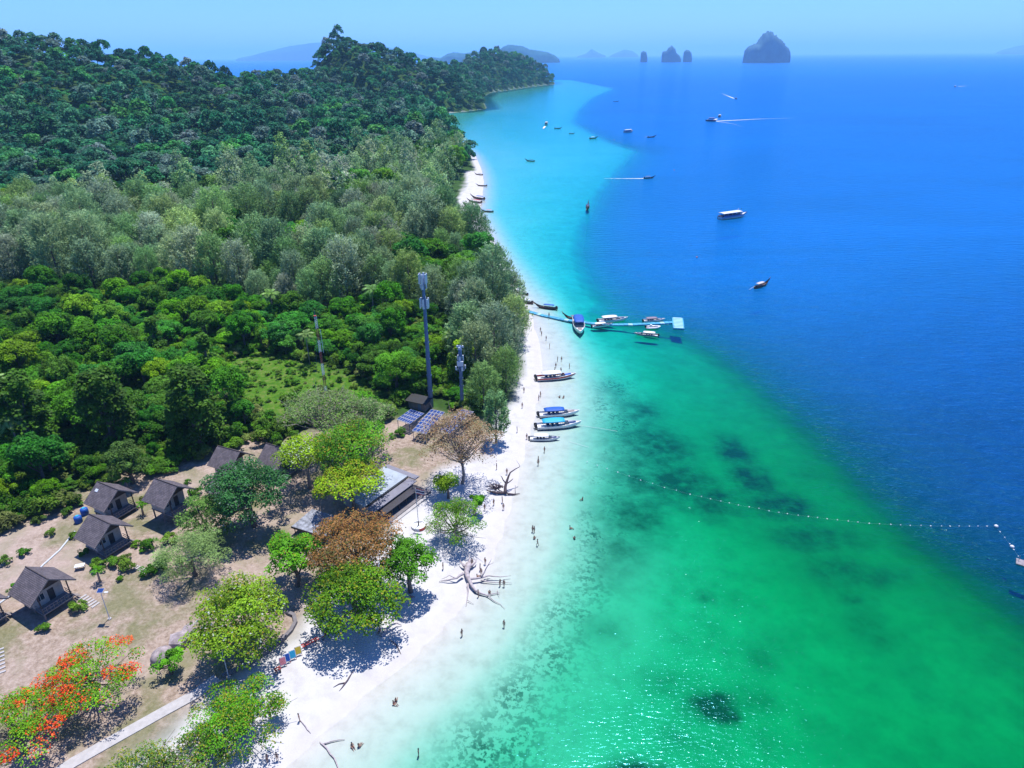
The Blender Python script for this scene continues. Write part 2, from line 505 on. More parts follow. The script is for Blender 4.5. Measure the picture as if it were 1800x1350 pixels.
# ------------------------------------------------------------------ sea
wxs = sorted([-x for x in geo(60, 60000, 3.0, 1.11)] + list(np.arange(-58, 190, 2.0)) + geo(190, 60000, 2.5, 1.085))
wys = [-400, -100, 0, 20] + list(np.arange(30, 330, 2.0)) + geo(330, 60000, 2.2, 1.03)
wxs = np.array(wxs); wys = np.array(wys)
SX, SY = np.meshgrid(wxs, wys)
S2 = np.stack([SX.ravel(), SY.ravel()], 1)
sd, scd = sea_depth(S2)
sland = inside(S2, island_poly)
sz_, _ = seg_dist(S2, island_poly, closed=True)
sd = np.where(S2[:, 1] > 2700, 20, sd)
sd = np.where((S2[:, 0] < -500), 20, sd)
sd = np.where(sland, 0.0, sd)
nx2, ny2 = len(wxs), len(wys)
idx2 = np.arange(nx2 * ny2).reshape(ny2, nx2)
Q2 = np.stack([idx2[:-1, :-1], idx2[:-1, 1:], idx2[1:, 1:], idx2[1:, :-1]], -1).reshape(-1, 4)
keep = ~((sland[Q2].all(1)) & (sz_[Q2].min(1) > 15))
f = Q2[keep]; u, inv = np.unique(f, return_inverse=True)

def water_material():
    m, N, L = new_mat('sea_water')
    out = N.new('ShaderNodeOutputMaterial')
    a = N.new('ShaderNodeAttribute'); a.attribute_name = 'depth'
    def vm(op, x, y=None, scale=None):
        v = N.new('ShaderNodeVectorMath'); v.operation = op
        for i, q in enumerate((x, y)):
            if q is None: continue
            if isinstance(q, tuple): v.inputs[i].default_value = q
            else: L.new(q, v.inputs[i])
        if scale is not None:
            if isinstance(scale, (int, float)): v.inputs['Scale'].default_value = scale
            else: L.new(scale, v.inputs['Scale'])
        return v.outputs[0]
    def expo(k):
        s = vm('SCALE', k if not isinstance(k, tuple) else vm('ADD', k, (0, 0, 0)), None, a.outputs['Fac'])
        sp = N.new('ShaderNodeSeparateXYZ'); L.new(s, sp.inputs[0])
        cb = N.new('ShaderNodeCombineXYZ')
        for i in range(3):
            p = N.new('ShaderNodeMath'); p.operation = 'POWER'; p.inputs[0].default_value = math.e
            L.new(sp.outputs[i], p.inputs[1]); L.new(p.outputs[0], cb.inputs[i])
        return cb.outputs[0]
    ac = N.new('ShaderNodeAttribute'); ac.attribute_name = 'clarity'
    kk = N.new('ShaderNodeMix'); kk.data_type = 'VECTOR'; L.new(ac.outputs['Fac'], kk.inputs[0])
    [i_ for i_ in kk.inputs if i_.identifier == 'A_Vector'][0].default_value = (-1.2, -0.125, -0.375); [i_ for i_ in kk.inputs if i_.identifier == 'B_Vector'][0].default_value = (-1.0, -0.070, -0.075)
    T = expo([o_ for o_ in kk.outputs if o_.identifier == 'Result_Vector'][0])           # absorption on one pass
    one_minus = vm('SUBTRACT', (1, 1, 1), expo((-0.085, -0.085, -0.085)))
    om2 = vm('MULTIPLY', one_minus, one_minus)
    ks = N.new('ShaderNodeMix'); ks.data_type = 'VECTOR'; L.new(ac.outputs['Fac'], ks.inputs[0])
    [i_ for i_ in ks.inputs if i_.identifier == 'A_Vector'][0].default_value = (0.0, 0.043, 0.180); [i_ for i_ in ks.inputs if i_.identifier == 'B_Vector'][0].default_value = (0.0, 0.095, 0.41)
    tw = N.new('ShaderNodeTexCoord'); mw_ = N.new('ShaderNodeMapping'); mw_.inputs['Scale'].default_value = (0.4, 1.0, 1); L.new(tw.outputs['Object'], mw_.inputs[0])
    def streak(sc_, lo, hi):
        q = N.new('ShaderNodeTexNoise'); q.inputs['Scale'].default_value = sc_; q.inputs['Detail'].default_value = 6; q.inputs['Roughness'].default_value = 0.6; q.inputs['Distortion'].default_value = 0.8
        L.new(mw_.outputs[0], q.inputs['Vector']); r_ = N.new('ShaderNodeMapRange'); r_.inputs['From Min'].default_value = 0.3; r_.inputs['From Max'].default_value = 0.7; r_.inputs['To Min'].default_value = lo; r_.inputs['To Max'].default_value = hi
        L.new(q.outputs['Fac'], r_.inputs['Value']); return r_.outputs[0]
    om2 = vm('SCALE', vm('SCALE', om2, None, streak(0.008, 0.70, 1.28)), None, streak(0.22, 0.86, 1.14))
    S = vm('MULTIPLY', om2, [o_ for o_ in ks.outputs if o_.identifier == 'Result_Vector'][0])  # light scattered back by the water body
    tr = N.new('ShaderNodeBsdfTransparent'); L.new(T, tr.inputs[0])
    df = N.new('ShaderNodeBsdfDiffuse'); L.new(S, df.inputs[0])
    ad = N.new('ShaderNodeAddShader'); L.new(tr.outputs[0], ad.inputs[0]); L.new(df.outputs[0], ad.inputs[1])
    tc = N.new('ShaderNodeTexCoord')
    mp = N.new('ShaderNodeMapping'); mp.inputs['Rotation'].default_value = (0, 0, R(-12)); mp.inputs['Scale'].default_value = (0.45, 1.0, 1)
    L.new(tc.outputs['Object'], mp.inputs[0])
    n1 = N.new('ShaderNodeTexNoise'); n1.inputs['Scale'].default_value = 1.9; n1.inputs['Detail'].default_value = 3; n1.inputs['Roughness'].default_value = 0.55
    n2 = N.new('ShaderNodeTexNoise'); n2.inputs['Scale'].default_value = 0.12; n2.inputs['Detail'].default_value = 4; n2.inputs['Roughness'].default_value = 0.6
    L.new(mp.outputs[0], n1.inputs['Vector']); L.new(mp.outputs[0], n2.inputs['Vector'])
    calm = N.new('ShaderNodeMapRange'); calm.inputs['From Max'].default_value = 2.2; calm.inputs['To Min'].default_value = 0.06; calm.inputs['To Max'].default_value = 1.0
    L.new(a.outputs['Fac'], calm.inputs['Value'])
    mul = N.new('ShaderNodeMath'); mul.operation = 'MULTIPLY'; L.new(n1.outputs['Fac'], mul.inputs[0]); L.new(calm.outputs[0], mul.inputs[1])
    ad2 = N.new('ShaderNodeMath'); ad2.operation = 'MULTIPLY_ADD'; L.new(n2.outputs['Fac'], ad2.inputs[0]); ad2.inputs[1].default_value = 0.9; L.new(mul.outputs[0], ad2.inputs[2])
    n3 = N.new('ShaderNodeTexNoise'); n3.inputs['Scale'].default_value = 0.42; n3.inputs['Detail'].default_value = 5; n3.inputs['Roughness'].default_value = 0.6; L.new(mp.outputs[0], n3.inputs['Vector'])
    c3 = N.new('ShaderNodeMapRange'); c3.inputs['From Min'].default_value = 3.5; c3.inputs['From Max'].default_value = 9; c3.inputs['To Max'].default_value = 5.5; L.new(a.outputs['Fac'], c3.inputs['Value'])
    ad3 = N.new('ShaderNodeMath'); ad3.operation = 'MULTIPLY_ADD'; L.new(n3.outputs['Fac'], ad3.inputs[0]); L.new(c3.outputs[0], ad3.inputs[1]); L.new(ad2.outputs[0], ad3.inputs[2])
    bp = N.new('ShaderNodeBump'); bp.inputs['Strength'].default_value = 1.0; bp.inputs['Distance'].default_value = 0.13
    L.new(ad3.outputs[0], bp.inputs['Height'])
    L.new(bp.outputs[0], df.inputs['Normal'])
    fr = N.new('ShaderNodeFresnel'); fr.inputs[0].default_value = 1.33; L.new(bp.outputs[0], fr.inputs['Normal'])
    gl = N.new('ShaderNodeBsdfGlossy'); gl.inputs['Roughness'].default_value = 0.07; L.new(bp.outputs[0], gl.inputs['Normal'])
    gl2 = N.new('ShaderNodeBsdfGlossy'); gl2.inputs['Color'].default_value = (0.14, 0.66, 1.0, 1); rr2 = N.new('ShaderNodeMapRange'); rr2.inputs['From Min'].default_value = 4; rr2.inputs['From Max'].default_value = 14; rr2.inputs['To Min'].default_value = 0.20; rr2.inputs['To Max'].default_value = 0.44; L.new(a.outputs['Fac'], rr2.inputs['Value']); L.new(rr2.outputs[0], gl2.inputs['Roughness']); gl2.distribution = 'BECKMANN'; gl.distribution = 'BECKMANN'; L.new(bp.outputs[0], gl2.inputs['Normal'])
    gm = N.new('ShaderNodeMixShader'); gm.inputs[0].default_value = 0.80; L.new(gl.outputs[0], gm.inputs[1]); L.new(gl2.outputs[0], gm.inputs[2])
    mx = N.new('ShaderNodeMixShader'); L.new(fr.outputs[0], mx.inputs[0]); L.new(ad.outputs[0], mx.inputs[1]); L.new(gm.outputs[0], mx.inputs[2])
    L.new(mx.outputs[0], out.inputs[0])
    return m
MW = water_material()
me = np_mesh('sea', np.column_stack([S2[u], np.zeros(len(u))]), inv.reshape(-1, 4), MW, {'depth': ('FLOAT', sd[u]), 'clarity': ('FLOAT', sstep(55, 270, S2[u, 1] - 0.25 * S2[u, 0]))}, smooth=True)
tag(link(bpy.data.objects.new('sea', me)), 'clear turquoise shallows turning to deep blue sea', kind='structure')

# ------------------------------------------------------------------ far islands
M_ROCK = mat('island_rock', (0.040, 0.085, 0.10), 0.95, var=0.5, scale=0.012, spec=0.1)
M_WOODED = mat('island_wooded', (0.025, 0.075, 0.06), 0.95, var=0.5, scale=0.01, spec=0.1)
def far_island(name, prof, Y, depth_ratio, label, m, rough=0.05, seed=0, cliff=0.35):
    """an island from its skyline: prof = [(px, py top)], standing Y metres away; every ring of the relief follows the skyline scaled inwards"""
    rg = np.random.default_rng(seed)
    top = [at(px, py, Y) for px, py in prof]
    X = np.array([p.x for p in top]); Z = np.array([max(p.z, 0.5) for p in top])
    n = 64
    xx = np.linspace(X[0], X[-1], n); zz = np.interp(xx, X, Z)
    wid = (X[-1] - X[0]); dep = wid * depth_ratio
    k = 21
    V = []; F = []
    for i in range(n):
        e = math.sqrt(max(0.0, 1 - (2 * i / (n - 1) - 1) ** 2)) * 0.75 + 0.25 * (0 < i < n - 1)
        for j in range(k):
            t = 2 * j / (k - 1) - 1
            prof_t = (1 - abs(t) ** 2.6) ** cliff
            jit = 1 + rough * rg.standard_normal()
            z = zz[i] * prof_t * (jit if 0 < j < k - 1 else 1)
            if i in (0, n - 1): z *= 0.3
            V.append((xx[i] + rg.standard_normal() * wid * 0.004, Y + t * dep * 0.5 * e, z - 0.4 if 0 < j < k - 1 else -1.0))
    for i in range(n - 1):
        for j in range(k - 1):
            F.append((i * k + j, (i + 1) * k + j, (i + 1) * k + j + 1, i * k + j + 1))
    me = np_mesh(name, V, F, m)
    o = link(bpy.data.objects.new(name, me))
    return tag(o, label, kind='structure')

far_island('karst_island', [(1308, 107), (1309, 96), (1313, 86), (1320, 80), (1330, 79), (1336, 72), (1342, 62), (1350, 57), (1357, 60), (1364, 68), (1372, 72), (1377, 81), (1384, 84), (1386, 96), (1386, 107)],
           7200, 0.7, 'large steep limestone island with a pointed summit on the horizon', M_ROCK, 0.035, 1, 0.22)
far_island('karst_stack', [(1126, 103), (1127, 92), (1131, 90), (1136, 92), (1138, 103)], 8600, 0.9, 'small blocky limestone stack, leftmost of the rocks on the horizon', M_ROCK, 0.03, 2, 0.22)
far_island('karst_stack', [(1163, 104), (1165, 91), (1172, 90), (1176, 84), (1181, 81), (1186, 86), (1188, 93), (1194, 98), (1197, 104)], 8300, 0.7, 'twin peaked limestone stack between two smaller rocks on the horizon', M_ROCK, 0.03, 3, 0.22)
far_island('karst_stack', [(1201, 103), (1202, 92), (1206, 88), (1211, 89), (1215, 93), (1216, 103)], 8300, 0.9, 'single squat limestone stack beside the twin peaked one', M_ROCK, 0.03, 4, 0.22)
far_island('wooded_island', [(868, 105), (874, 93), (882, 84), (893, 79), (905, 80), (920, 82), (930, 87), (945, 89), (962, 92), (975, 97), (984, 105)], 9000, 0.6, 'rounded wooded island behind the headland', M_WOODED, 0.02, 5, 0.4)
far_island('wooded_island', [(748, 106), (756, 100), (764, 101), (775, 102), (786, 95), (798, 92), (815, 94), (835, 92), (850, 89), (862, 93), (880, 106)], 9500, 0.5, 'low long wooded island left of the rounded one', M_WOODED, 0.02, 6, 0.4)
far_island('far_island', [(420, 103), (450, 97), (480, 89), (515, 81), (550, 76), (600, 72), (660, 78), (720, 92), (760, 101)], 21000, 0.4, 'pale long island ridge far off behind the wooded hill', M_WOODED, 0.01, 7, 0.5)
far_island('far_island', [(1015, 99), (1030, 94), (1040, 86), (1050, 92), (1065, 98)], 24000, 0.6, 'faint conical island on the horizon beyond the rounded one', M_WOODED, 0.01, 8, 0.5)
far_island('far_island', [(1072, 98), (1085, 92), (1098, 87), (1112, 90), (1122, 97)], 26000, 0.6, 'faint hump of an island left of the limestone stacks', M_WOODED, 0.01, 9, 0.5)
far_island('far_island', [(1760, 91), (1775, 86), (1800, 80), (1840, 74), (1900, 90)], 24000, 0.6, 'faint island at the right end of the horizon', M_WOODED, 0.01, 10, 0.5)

# ------------------------------------------------------------------ haze
HAZE = 1
if HAZE:
    m, N, L = new_mat('haze_air')
    out = N.new('ShaderNodeOutputMaterial'); pv = N.new('ShaderNodeVolumePrincipled')
    pv.inputs['Color'].default_value = (0.34, 0.66, 1.0, 1)
    pv.inputs['Density'].default_value = 0.6e-4
    pv.inputs['Anisotropy'].default_value = 0.0
    L.new(pv.outputs[0], out.inputs['Volume'])
    mb = MB(); mb.box((0, 29000, 260), (150000, 76000, 640), m)
    tag(mb.build('haze'), 'thin blue sea haze', kind='stuff')

# ================================================================== VEGETATION
def leaf_material(name, cols, trans=0.30, rough=0.55):
    """foliage: each tree takes its own tone from cols, each clump its own lightness"""
    m, N, L = new_mat(name)
    out = N.new('ShaderNodeOutputMaterial')
    oi = N.new('ShaderNodeObjectInfo')
    cr = N.new('ShaderNodeValToRGB'); cr.color_ramp.interpolation = 'LINEAR'
    e = cr.color_ramp.elements
    while len(e) < len(cols): e.new(0.5)
    for k, c in enumerate(cols):
        e[k].position = k / max(len(cols) - 1, 1); e[k].color = (*c, 1)
    a = N.new('ShaderNodeAttribute'); a.attribute_name = 'tone'
    sc = N.new('ShaderNodeVectorMath'); sc.operation = 'SCALE'
    nz = N.new('ShaderNodeTexNoise'); nz.inputs['Scale'].default_value = 0.013; nz.inputs['Detail'].default_value = 4
    L.new(oi.outputs['Location'], nz.inputs['Vector'])
    pk = N.new('ShaderNodeMath'); pk.operation = 'MULTIPLY_ADD'; L.new(nz.outputs['Fac'], pk.inputs[0]); pk.inputs[1].default_value = 3.0; L.new(oi.outputs['Random'], pk.inputs[2])
    pf = N.new('ShaderNodeMath'); pf.operation = 'FRACT'; L.new(pk.outputs[0], pf.inputs[0]); L.new(pf.outputs[0], cr.inputs[0])
    nr = N.new('ShaderNodeMapRange'); nr.inputs['From Min'].default_value = 0.3; nr.inputs['From Max'].default_value = 0.7
    nr.inputs['To Min'].default_value = 1.2; nr.inputs['To Max'].default_value = 2.45
    L.new(nz.outputs['Fac'], nr.inputs['Value'])
    tm = N.new('ShaderNodeMath'); tm.operation = 'MULTIPLY'; L.new(nr.outputs[0], tm.inputs[0]); L.new(a.outputs['Fac'], tm.inputs[1])
    L.new(cr.outputs[0], sc.inputs[0]); L.new(tm.outputs[0], sc.inputs['Scale'])
    hv = N.new('ShaderNodeAttribute'); hv.attribute_name = 'accent'
    mxc = N.new('ShaderNodeMix'); mxc.data_type = 'RGBA'
    L.new(hv.outputs['Alpha'], mxc.inputs['Factor']); L.new(sc.outputs[0], mxc.inputs['A']); L.new(hv.outputs['Color'], mxc.inputs['B'])
    b = N.new('ShaderNodeBsdfPrincipled'); b.inputs['Roughness'].default_value = rough; b.inputs['Specular IOR Level'].default_value = 0.10
    t = N.new('ShaderNodeBsdfTranslucent')
    L.new(mxc.outputs['Result'], b.inputs['Base Color']); L.new(mxc.outputs['Result'], t.inputs[0])
    mx = N.new('ShaderNodeMixShader'); mx.inputs[0].default_value = trans
    L.new(b.outputs[0], mx.inputs[1]); L.new(t.outputs[0], mx.inputs[2]); L.new(mx.outputs[0], out.inputs[0])
    return m

M_BARK = mat('bark_grey', (0.13, 0.10, 0.085), 0.9, var=0.35, scale=4, bump=0.5)
M_BARKP = mat('bark_pale', (0.26, 0.21, 0.19), 0.9, var=0.3, scale=4, bump=0.5)
M_CAS = leaf_material('leaf_casuarina', [(0.0816, 0.1715, 0.0474), (0.1248, 0.2048, 0.0995), (0.1152, 0.2158, 0.0426), (0.1776, 0.2269, 0.1421), (0.0624, 0.1383, 0.0521), (0.1584, 0.2379, 0.0569), (0.1872, 0.2158, 0.1516), (0.096, 0.2048, 0.0569)])
M_HILL = leaf_material('leaf_hill', [(0.0084, 0.0678, 0.0315), (0.0137, 0.1003, 0.029), (0.0336, 0.115, 0.0508), (0.0095, 0.0708, 0.0339), (0.021, 0.1401, 0.0266), (0.084, 0.1475, 0.1029), (0.0126, 0.0885, 0.0339), (0.0525, 0.1918, 0.0266), (0.0105, 0.0796, 0.0363), (0.0105, 0.0737, 0.0315), (0.0998, 0.1357, 0.115), (0.0158, 0.1062, 0.0363), (0.0084, 0.0663, 0.0339)])  # extra blue in these leaf tones imitates distance haze over the hills
M_JUN = leaf_material('leaf_jungle', [(0.0165, 0.0862, 0.003), (0.033, 0.138, 0.003), (0.0176, 0.1092, 0.01), (0.066, 0.1782, 0.002), (0.0121, 0.0633, 0.003), (0.0286, 0.138, 0.016), (0.1045, 0.1955, 0.003), (0.022, 0.0805, 0.003), (0.0462, 0.1092, 0.008), (0.0242, 0.1265, 0.004)])
M_DARK = leaf_material('leaf_dark', [(0.016, 0.058, 0.005), (0.026, 0.080, 0.005), (0.034, 0.078, 0.006)])
M_SHRUB = leaf_material('leaf_shrub', [(0.030, 0.105, 0.004), (0.055, 0.145, 0.005), (0.080, 0.140, 0.012), (0.040, 0.120, 0.006), (0.115, 0.130, 0.035)])
M_PALM = leaf_material('leaf_palm', [(0.060, 0.130, 0.030), (0.110, 0.170, 0.050), (0.075, 0.150, 0.025)], 0.15, 0.4)

FLAME = []
def unit(v):
    return v / (np.linalg.norm(v, axis=1, keepdims=True) + 1e-9)

def quads(C, Nn, size, asp, rg, along=None):
    """one small leaf-like quad per centre C facing Nn"""
    n = len(C)
    a = rg.standard_normal((n, 3)) if along is None else along
    u = unit(a - Nn * (a * Nn).sum(1, keepdims=True)); w = np.cross(Nn, u)
    s = np.asarray(size)
    su = (s * 0.5)[:, None] * u; sw = (s * 0.5 * asp)[:, None] * w
    bend = Nn * (s * 0.10)[:, None]
    V = np.stack([C - su, C + sw - bend, C + su, C - sw - bend], 1).reshape(-1, 3)
    F = np.arange(4 * n).reshape(n, 4)
    return V, F

def crown_mesh(name, parts, m, accents=None):
    """parts: list of (V, F, tone per quad, accent per quad or None)"""
    Vs, Fs, T, A = [], [], [], []; b = 0
    for V, F, t, ac in parts:
        Vs.append(V); Fs.append(F + b); b += len(V); T.append(np.repeat(t, 4))
        if ac is None: ac = np.zeros((len(F), 4))
        A.append(np.repeat(ac, 4, axis=0))
    return np_mesh(name, np.vstack(Vs), np.vstack(Fs), m, {'tone': ('FLOAT', np.concatenate(T)), 'accent': ('FLOAT_COLOR', np.vstack(A))})

def clump_leaves(c, r, n, size, rg, asp=0.7, tone=1.0, flat=0.8, up=0.8, acc=None, accp=0.0):
    d = unit(rg.standard_normal((n, 3)))
    d[:, 2] = np.where(d[:, 2] < -0.35, -d[:, 2], d[:, 2])
    rad = r * (0.70 + 0.34 * rg.random(n))
    C = np.asarray(c) + d * rad[:, None] * np.array([1, 1, flat])
    Nn = unit(d * 0.7 + np.array([0, 0, up]) + rg.standard_normal((n, 3)) * 0.45)
    V, F = quads(C, Nn, size * (0.65 + 0.7 * rg.random(n)), asp, rg)
    t = tone * (0.78 + 0.44 * rg.random(n))
    A = None
    if acc is not None:
        A = np.zeros((n, 4)); k = rg.random(n) < accp
        cols = np.asarray(acc)[rg.integers(0, len(acc), n)]
        A[k, :3] = cols[k] * (0.75 + 0.5 * rg.random((k.sum(), 1))); A[k, 3] = 1
    return V, F, t, A

def tree_pair(rad, hgt, th, nclump, nleaf, size, m, seed, clump=0.34, shape='round', bark=None, asp=0.7, acc=None, accp=0.0, low=-0.25, trunk_r=None, limbs=6, twigs=0, offs=(0, 0), tones=(0.5, 1.4), flat=0.8):
    """a broadleaf tree: trunk mesh with limbs, crown mesh of leaf clumps. Returns (trunk mesh, crown mesh)"""
    rg = np.random.default_rng(seed)
    cz = th + hgt * 0.5; parts = []; cs = []
    for k in range(nclump):
        if shape == 'umbrella':
            a = rg.random() * 6.283; q = math.sqrt((k + 0.5) / nclump)
            c = np.array([math.cos(a) * rad * q * 0.9, math.sin(a) * rad * q * 0.9, th + hgt * (0.55 + 0.40 * (1 - q * q) - 0.15 * rg.random())])
        elif shape == 'column':
            a = rg.random() * 6.283; z = rg.random()
            rr = rad * (1 - 0.55 * z ** 2) * (0.75 + 0.3 * rg.random())
            c = np.array([math.cos(a) * rr * 0.8, math.sin(a) * rr * 0.8, th + hgt * z * 0.95])
        elif shape == 'cone':
            a = rg.random() * 6.283; z = rg.random() ** 1.3
            rr = rad * (1 - z) * (0.8 + 0.3 * rg.random())
            c = np.array([math.cos(a) * rr, math.sin(a) * rr, th + hgt * z * 0.97])
        else:
            d = rg.standard_normal(3); d /= np.linalg.norm(d)
            if d[2] < low: d[2] = abs(d[2])
            f = 0.60 + 0.34 * rg.random()
            if k % 5 == 0: f *= 0.6
            c = np.array([d[0] * rad * f, d[1] * rad * f, cz + d[2] * hgt * 0.5 * f])
        c[:2] += np.array(offs) * (c[2] - th) / max(hgt, 0.1)
        cs.append(c)
        r = rad * clump * (0.65 + 0.65 * rg.random())
        parts.append(clump_leaves(c, r, int(nleaf * (0.7 + 0.6 * rg.random())), size, rg, asp, tones[0] + (tones[1] - tones[0]) * rg.random(), flat, acc=acc, accp=(accp * (0.3 + 1.4 * rg.random()) if acc is not FLAME else (0.85 if rg.random() < accp else 0.06))))
    cm = crown_mesh('crown', parts, m)
    mb = MB(); bk = bark or M_BARK
    tr = trunk_r or (0.10 + 0.035 * hgt)
    top = Vector((offs[0] * 0.4, offs[1] * 0.4, th + hgt * 0.45))
    mid = Vector((rg.normal() * 0.2, rg.normal() * 0.2, th * 0.6 + 0.2))
    mb.tube([(0, 0, -0.4), mid, top], [tr * 1.25, tr, tr * 0.45], bk, 7)
    for k in range(min(limbs, len(cs))):
        c = Vector(cs[(k * 7 + 1) % len(cs)])
        p0 = mid.lerp(top, 0.15 + 0.6 * rg.random())
        pm = p0.lerp(c, 0.5) + Vector((0, 0, -0.08 * rad))
        mb.tube([p0, pm, c], [tr * 0.5, tr * 0.34, tr * 0.12], bk, 5)
    for k in range(twigs):
        c = Vector(cs[k % len(cs)]); 
        e = c + Vector((rg.normal(), rg.normal(), abs(rg.normal()) * 0.6)) * rad * 0.25
        p0 = mid.lerp(top, 0.3 + 0.7 * rg.random())
        mb.tube([p0, p0.lerp(e, 0.55) + Vector((0, 0, -0.05 * rad)), e], [tr * 0.28, tr * 0.18, 0.02], bk, 4, caps=False)
    return mb.mesh('trunk', True), cm

def casuarina_pair(h, rad, npl, nl, seed, m=None, width=0.17, length=0.75, bark=None, acc=None, accp=0.0):
    rg = np.random.default_rng(seed); parts = []
    for k in range(npl):
        u = 0.16 + 0.84 * ((k + rg.random()) / npl) ** 0.85
        a = k * 2.399 + rg.random() * 0.8
        rr = rad * (max(0.0, 1 - abs((u - 0.42) / 0.60) ** 2.2) + 0.06) * (0.45 + 0.6 * rg.random())
        base = np.array([math.cos(a) * rr * 0.72, math.sin(a) * rr * 0.72, h * u * 0.93])
        d = np.array([math.cos(a) * 0.75, math.sin(a) * 0.75, 0.75 + 0.5 * rg.random()]); d /= np.linalg.norm(d)
        Lp = (0.12 + 0.05 * rg.random()) * h
        n = int(nl * (0.7 + 0.6 * rg.random()))
        t = rg.random(n)
        spread = 0.42 * rad * 0.36 * np.sin(np.pi * (0.15 + 0.8 * t))
        C = base + d * (t * Lp)[:, None] + rg.standard_normal((n, 3)) * spread[:, None] * 0.8
        al = unit(d + rg.standard_normal((n, 3)) * 0.5)
        o = unit(C - (base - d * 0.5) + rg.standard_normal((n, 3)) * 0.6 + np.array([0, 0, 0.5]))
        Nn = unit(o - al * (o * al).sum(1, keepdims=True))
        V, F = quads(C, Nn, length * (0.6 + 0.7 * rg.random(n)), width / length * (0.8 + 0.5 * rg.random(n)), rg, al)
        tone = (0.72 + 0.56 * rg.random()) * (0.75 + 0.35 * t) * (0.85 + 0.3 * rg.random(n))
        A = None
        if acc is not None:
            A = np.zeros((n, 4)); kk = rg.random(n) < accp
            cols = np.asarray(acc)[rg.integers(0, len(acc), n)]
            A[kk, :3] = cols[kk]; A[kk, 3] = 1
        parts.append((V, F, tone, A))
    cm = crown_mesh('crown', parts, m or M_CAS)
    mb = MB(); r0 = 0.012 * h + 0.08
    mb.tube([(0, 0, -0.4), (0.1, 0.05, h * 0.4), (0, 0, h * 0.95)], [r0 * 1.2, r0 * 0.8, 0.03], bark or M_BARK, 6)
    for k in range(9):
        u = 0.2 + 0.07 * k; a = k * 2.4
        mb.tube([(0, 0, h * u), (math.cos(a) * rad * 0.6 * (1.1 - u), math.sin(a) * rad * 0.6 * (1.1 - u), h * (u + 0.12))], [r0 * 0.4, 0.02], bark or M_BARK, 4, caps=False)
    return mb.mesh('trunk', True), cm

def palm_pair(h, seed, nf=15, fl=3.0, m=None):
    rg = np.random.default_rng(seed); parts = []
    lean = np.array([rg.normal() * 0.06 * h, rg.normal() * 0.06 * h])
    for k in range(nf):
        a = k * 2.399 + rg.normal() * 0.2; el = 0.95 - 1.15 * (k / nf)
        dxy = np.array([math.cos(a), math.sin(a)])
        n = 16
        t = np.linspace(0.08, 1, n)
        hz = fl * t * math.cos(el * 0.7); vz = fl * (math.sin(el) * t - 0.55 * t ** 2)
        C = np.column_stack([lean[0] + dxy[0] * hz, lean[1] + dxy[1] * hz, h + vz])
        tang = unit(np.gradient(C, axis=0)); side = np.array([-dxy[1], dxy[0], 0])
        for sgn in (-1, 1):
            d = unit(side * sgn + tang * 0.6 + np.array([0, 0, -0.35]))
            ll = fl * 0.26 * np.sin(np.pi * (0.12 + 0.80 * t)) + 0.12
            C2 = C + d * ll[:, None] * 0.5
            Nn = unit(np.cross(d, tang) * sgn + np.array([0, 0, 0.3]))
            V, F = quads(C2, Nn, ll * 1.1, 0.20, rg, d)
            parts.append((V, F, (0.8 + 0.4 * rg.random()) * np.ones(n), None))
        V, F = quads(C, unit(np.cross(tang, side)), np.full(n, fl / n * 1.6), 0.25, rg, tang)
        parts.append((V, F, np.full(n, 1.2), None))
    cm = crown_mesh('crown', parts, m or M_PALM)
    mb = MB(); mb.tube([(0, 0, -0.3), (lean[0] * 0.3, lean[1] * 0.3, h * 0.5), (lean[0], lean[1], h)], [0.22, 0.16, 0.13], M_BARKP, 6)
    return mb.mesh('trunk', True), cm

def plant_tree(name, pair, loc, rz, s, label, cat='tree', group=None):
    t = empty(name, loc, rz)
    sx = s if isinstance(s, tuple) else (s, s, s)
    t.scale = sx
    link(bpy.data.objects.new('trunk', pair[0]), t)
    link(bpy.data.objects.new('crown', pair[1]), t)
    return tag(t, label, cat, group)

# ------------------------------------------------------------------ prototypes
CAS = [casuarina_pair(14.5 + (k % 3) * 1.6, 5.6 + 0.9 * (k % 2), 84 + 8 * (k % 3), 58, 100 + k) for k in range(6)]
JUN = [tree_pair(4.2, 5.5, 2.8, 44, 140, 0.42, M_JUN, 200 + k, 0.25, tones=(0.5, 1.4), flat=0.95) for k in range(6)] + \
      [tree_pair(4.8, 4.2, 3.6, 44, 130, 0.45, M_JUN, 210 + k, 0.27, 'umbrella', tones=(0.6, 1.4), flat=0.7) for k in range(1)]
HIL = [tree_pair(4.6, 7.0, 4.5, 22, 62, 0.85, M_HILL, 300 + k, 0.34, tones=(0.45, 1.45)) for k in range(4)] + \
      [tree_pair(5.0, 5.0, 8.0, 20, 62, 0.9, M_HILL, 310 + k, 0.32, 'umbrella', tones=(0.45, 1.45), flat=0.6) for k in range(2)]
SHR = [tree_pair(1.7, 1.9, 0.15, 14, 70, 0.34, M_SHRUB, 400 + k, 0.40, low=-0.6) for k in range(5)]
VIN = [tree_pair(3.2, 11, 0.6, 70, 75, 0.5, M_DARK, 500 + k, 0.36, 'column', tones=(0.65, 1.4)) for k in range(2)] + \
      [tree_pair(2.8, 9.5, 0.5, 50, 75, 0.5, M_DARK, 510, 0.32, 'cone', tones=(0.7, 1.4))]
PAL = [palm_pair(10.5, 600 + k, 17, 3.4) for k in range(3)]
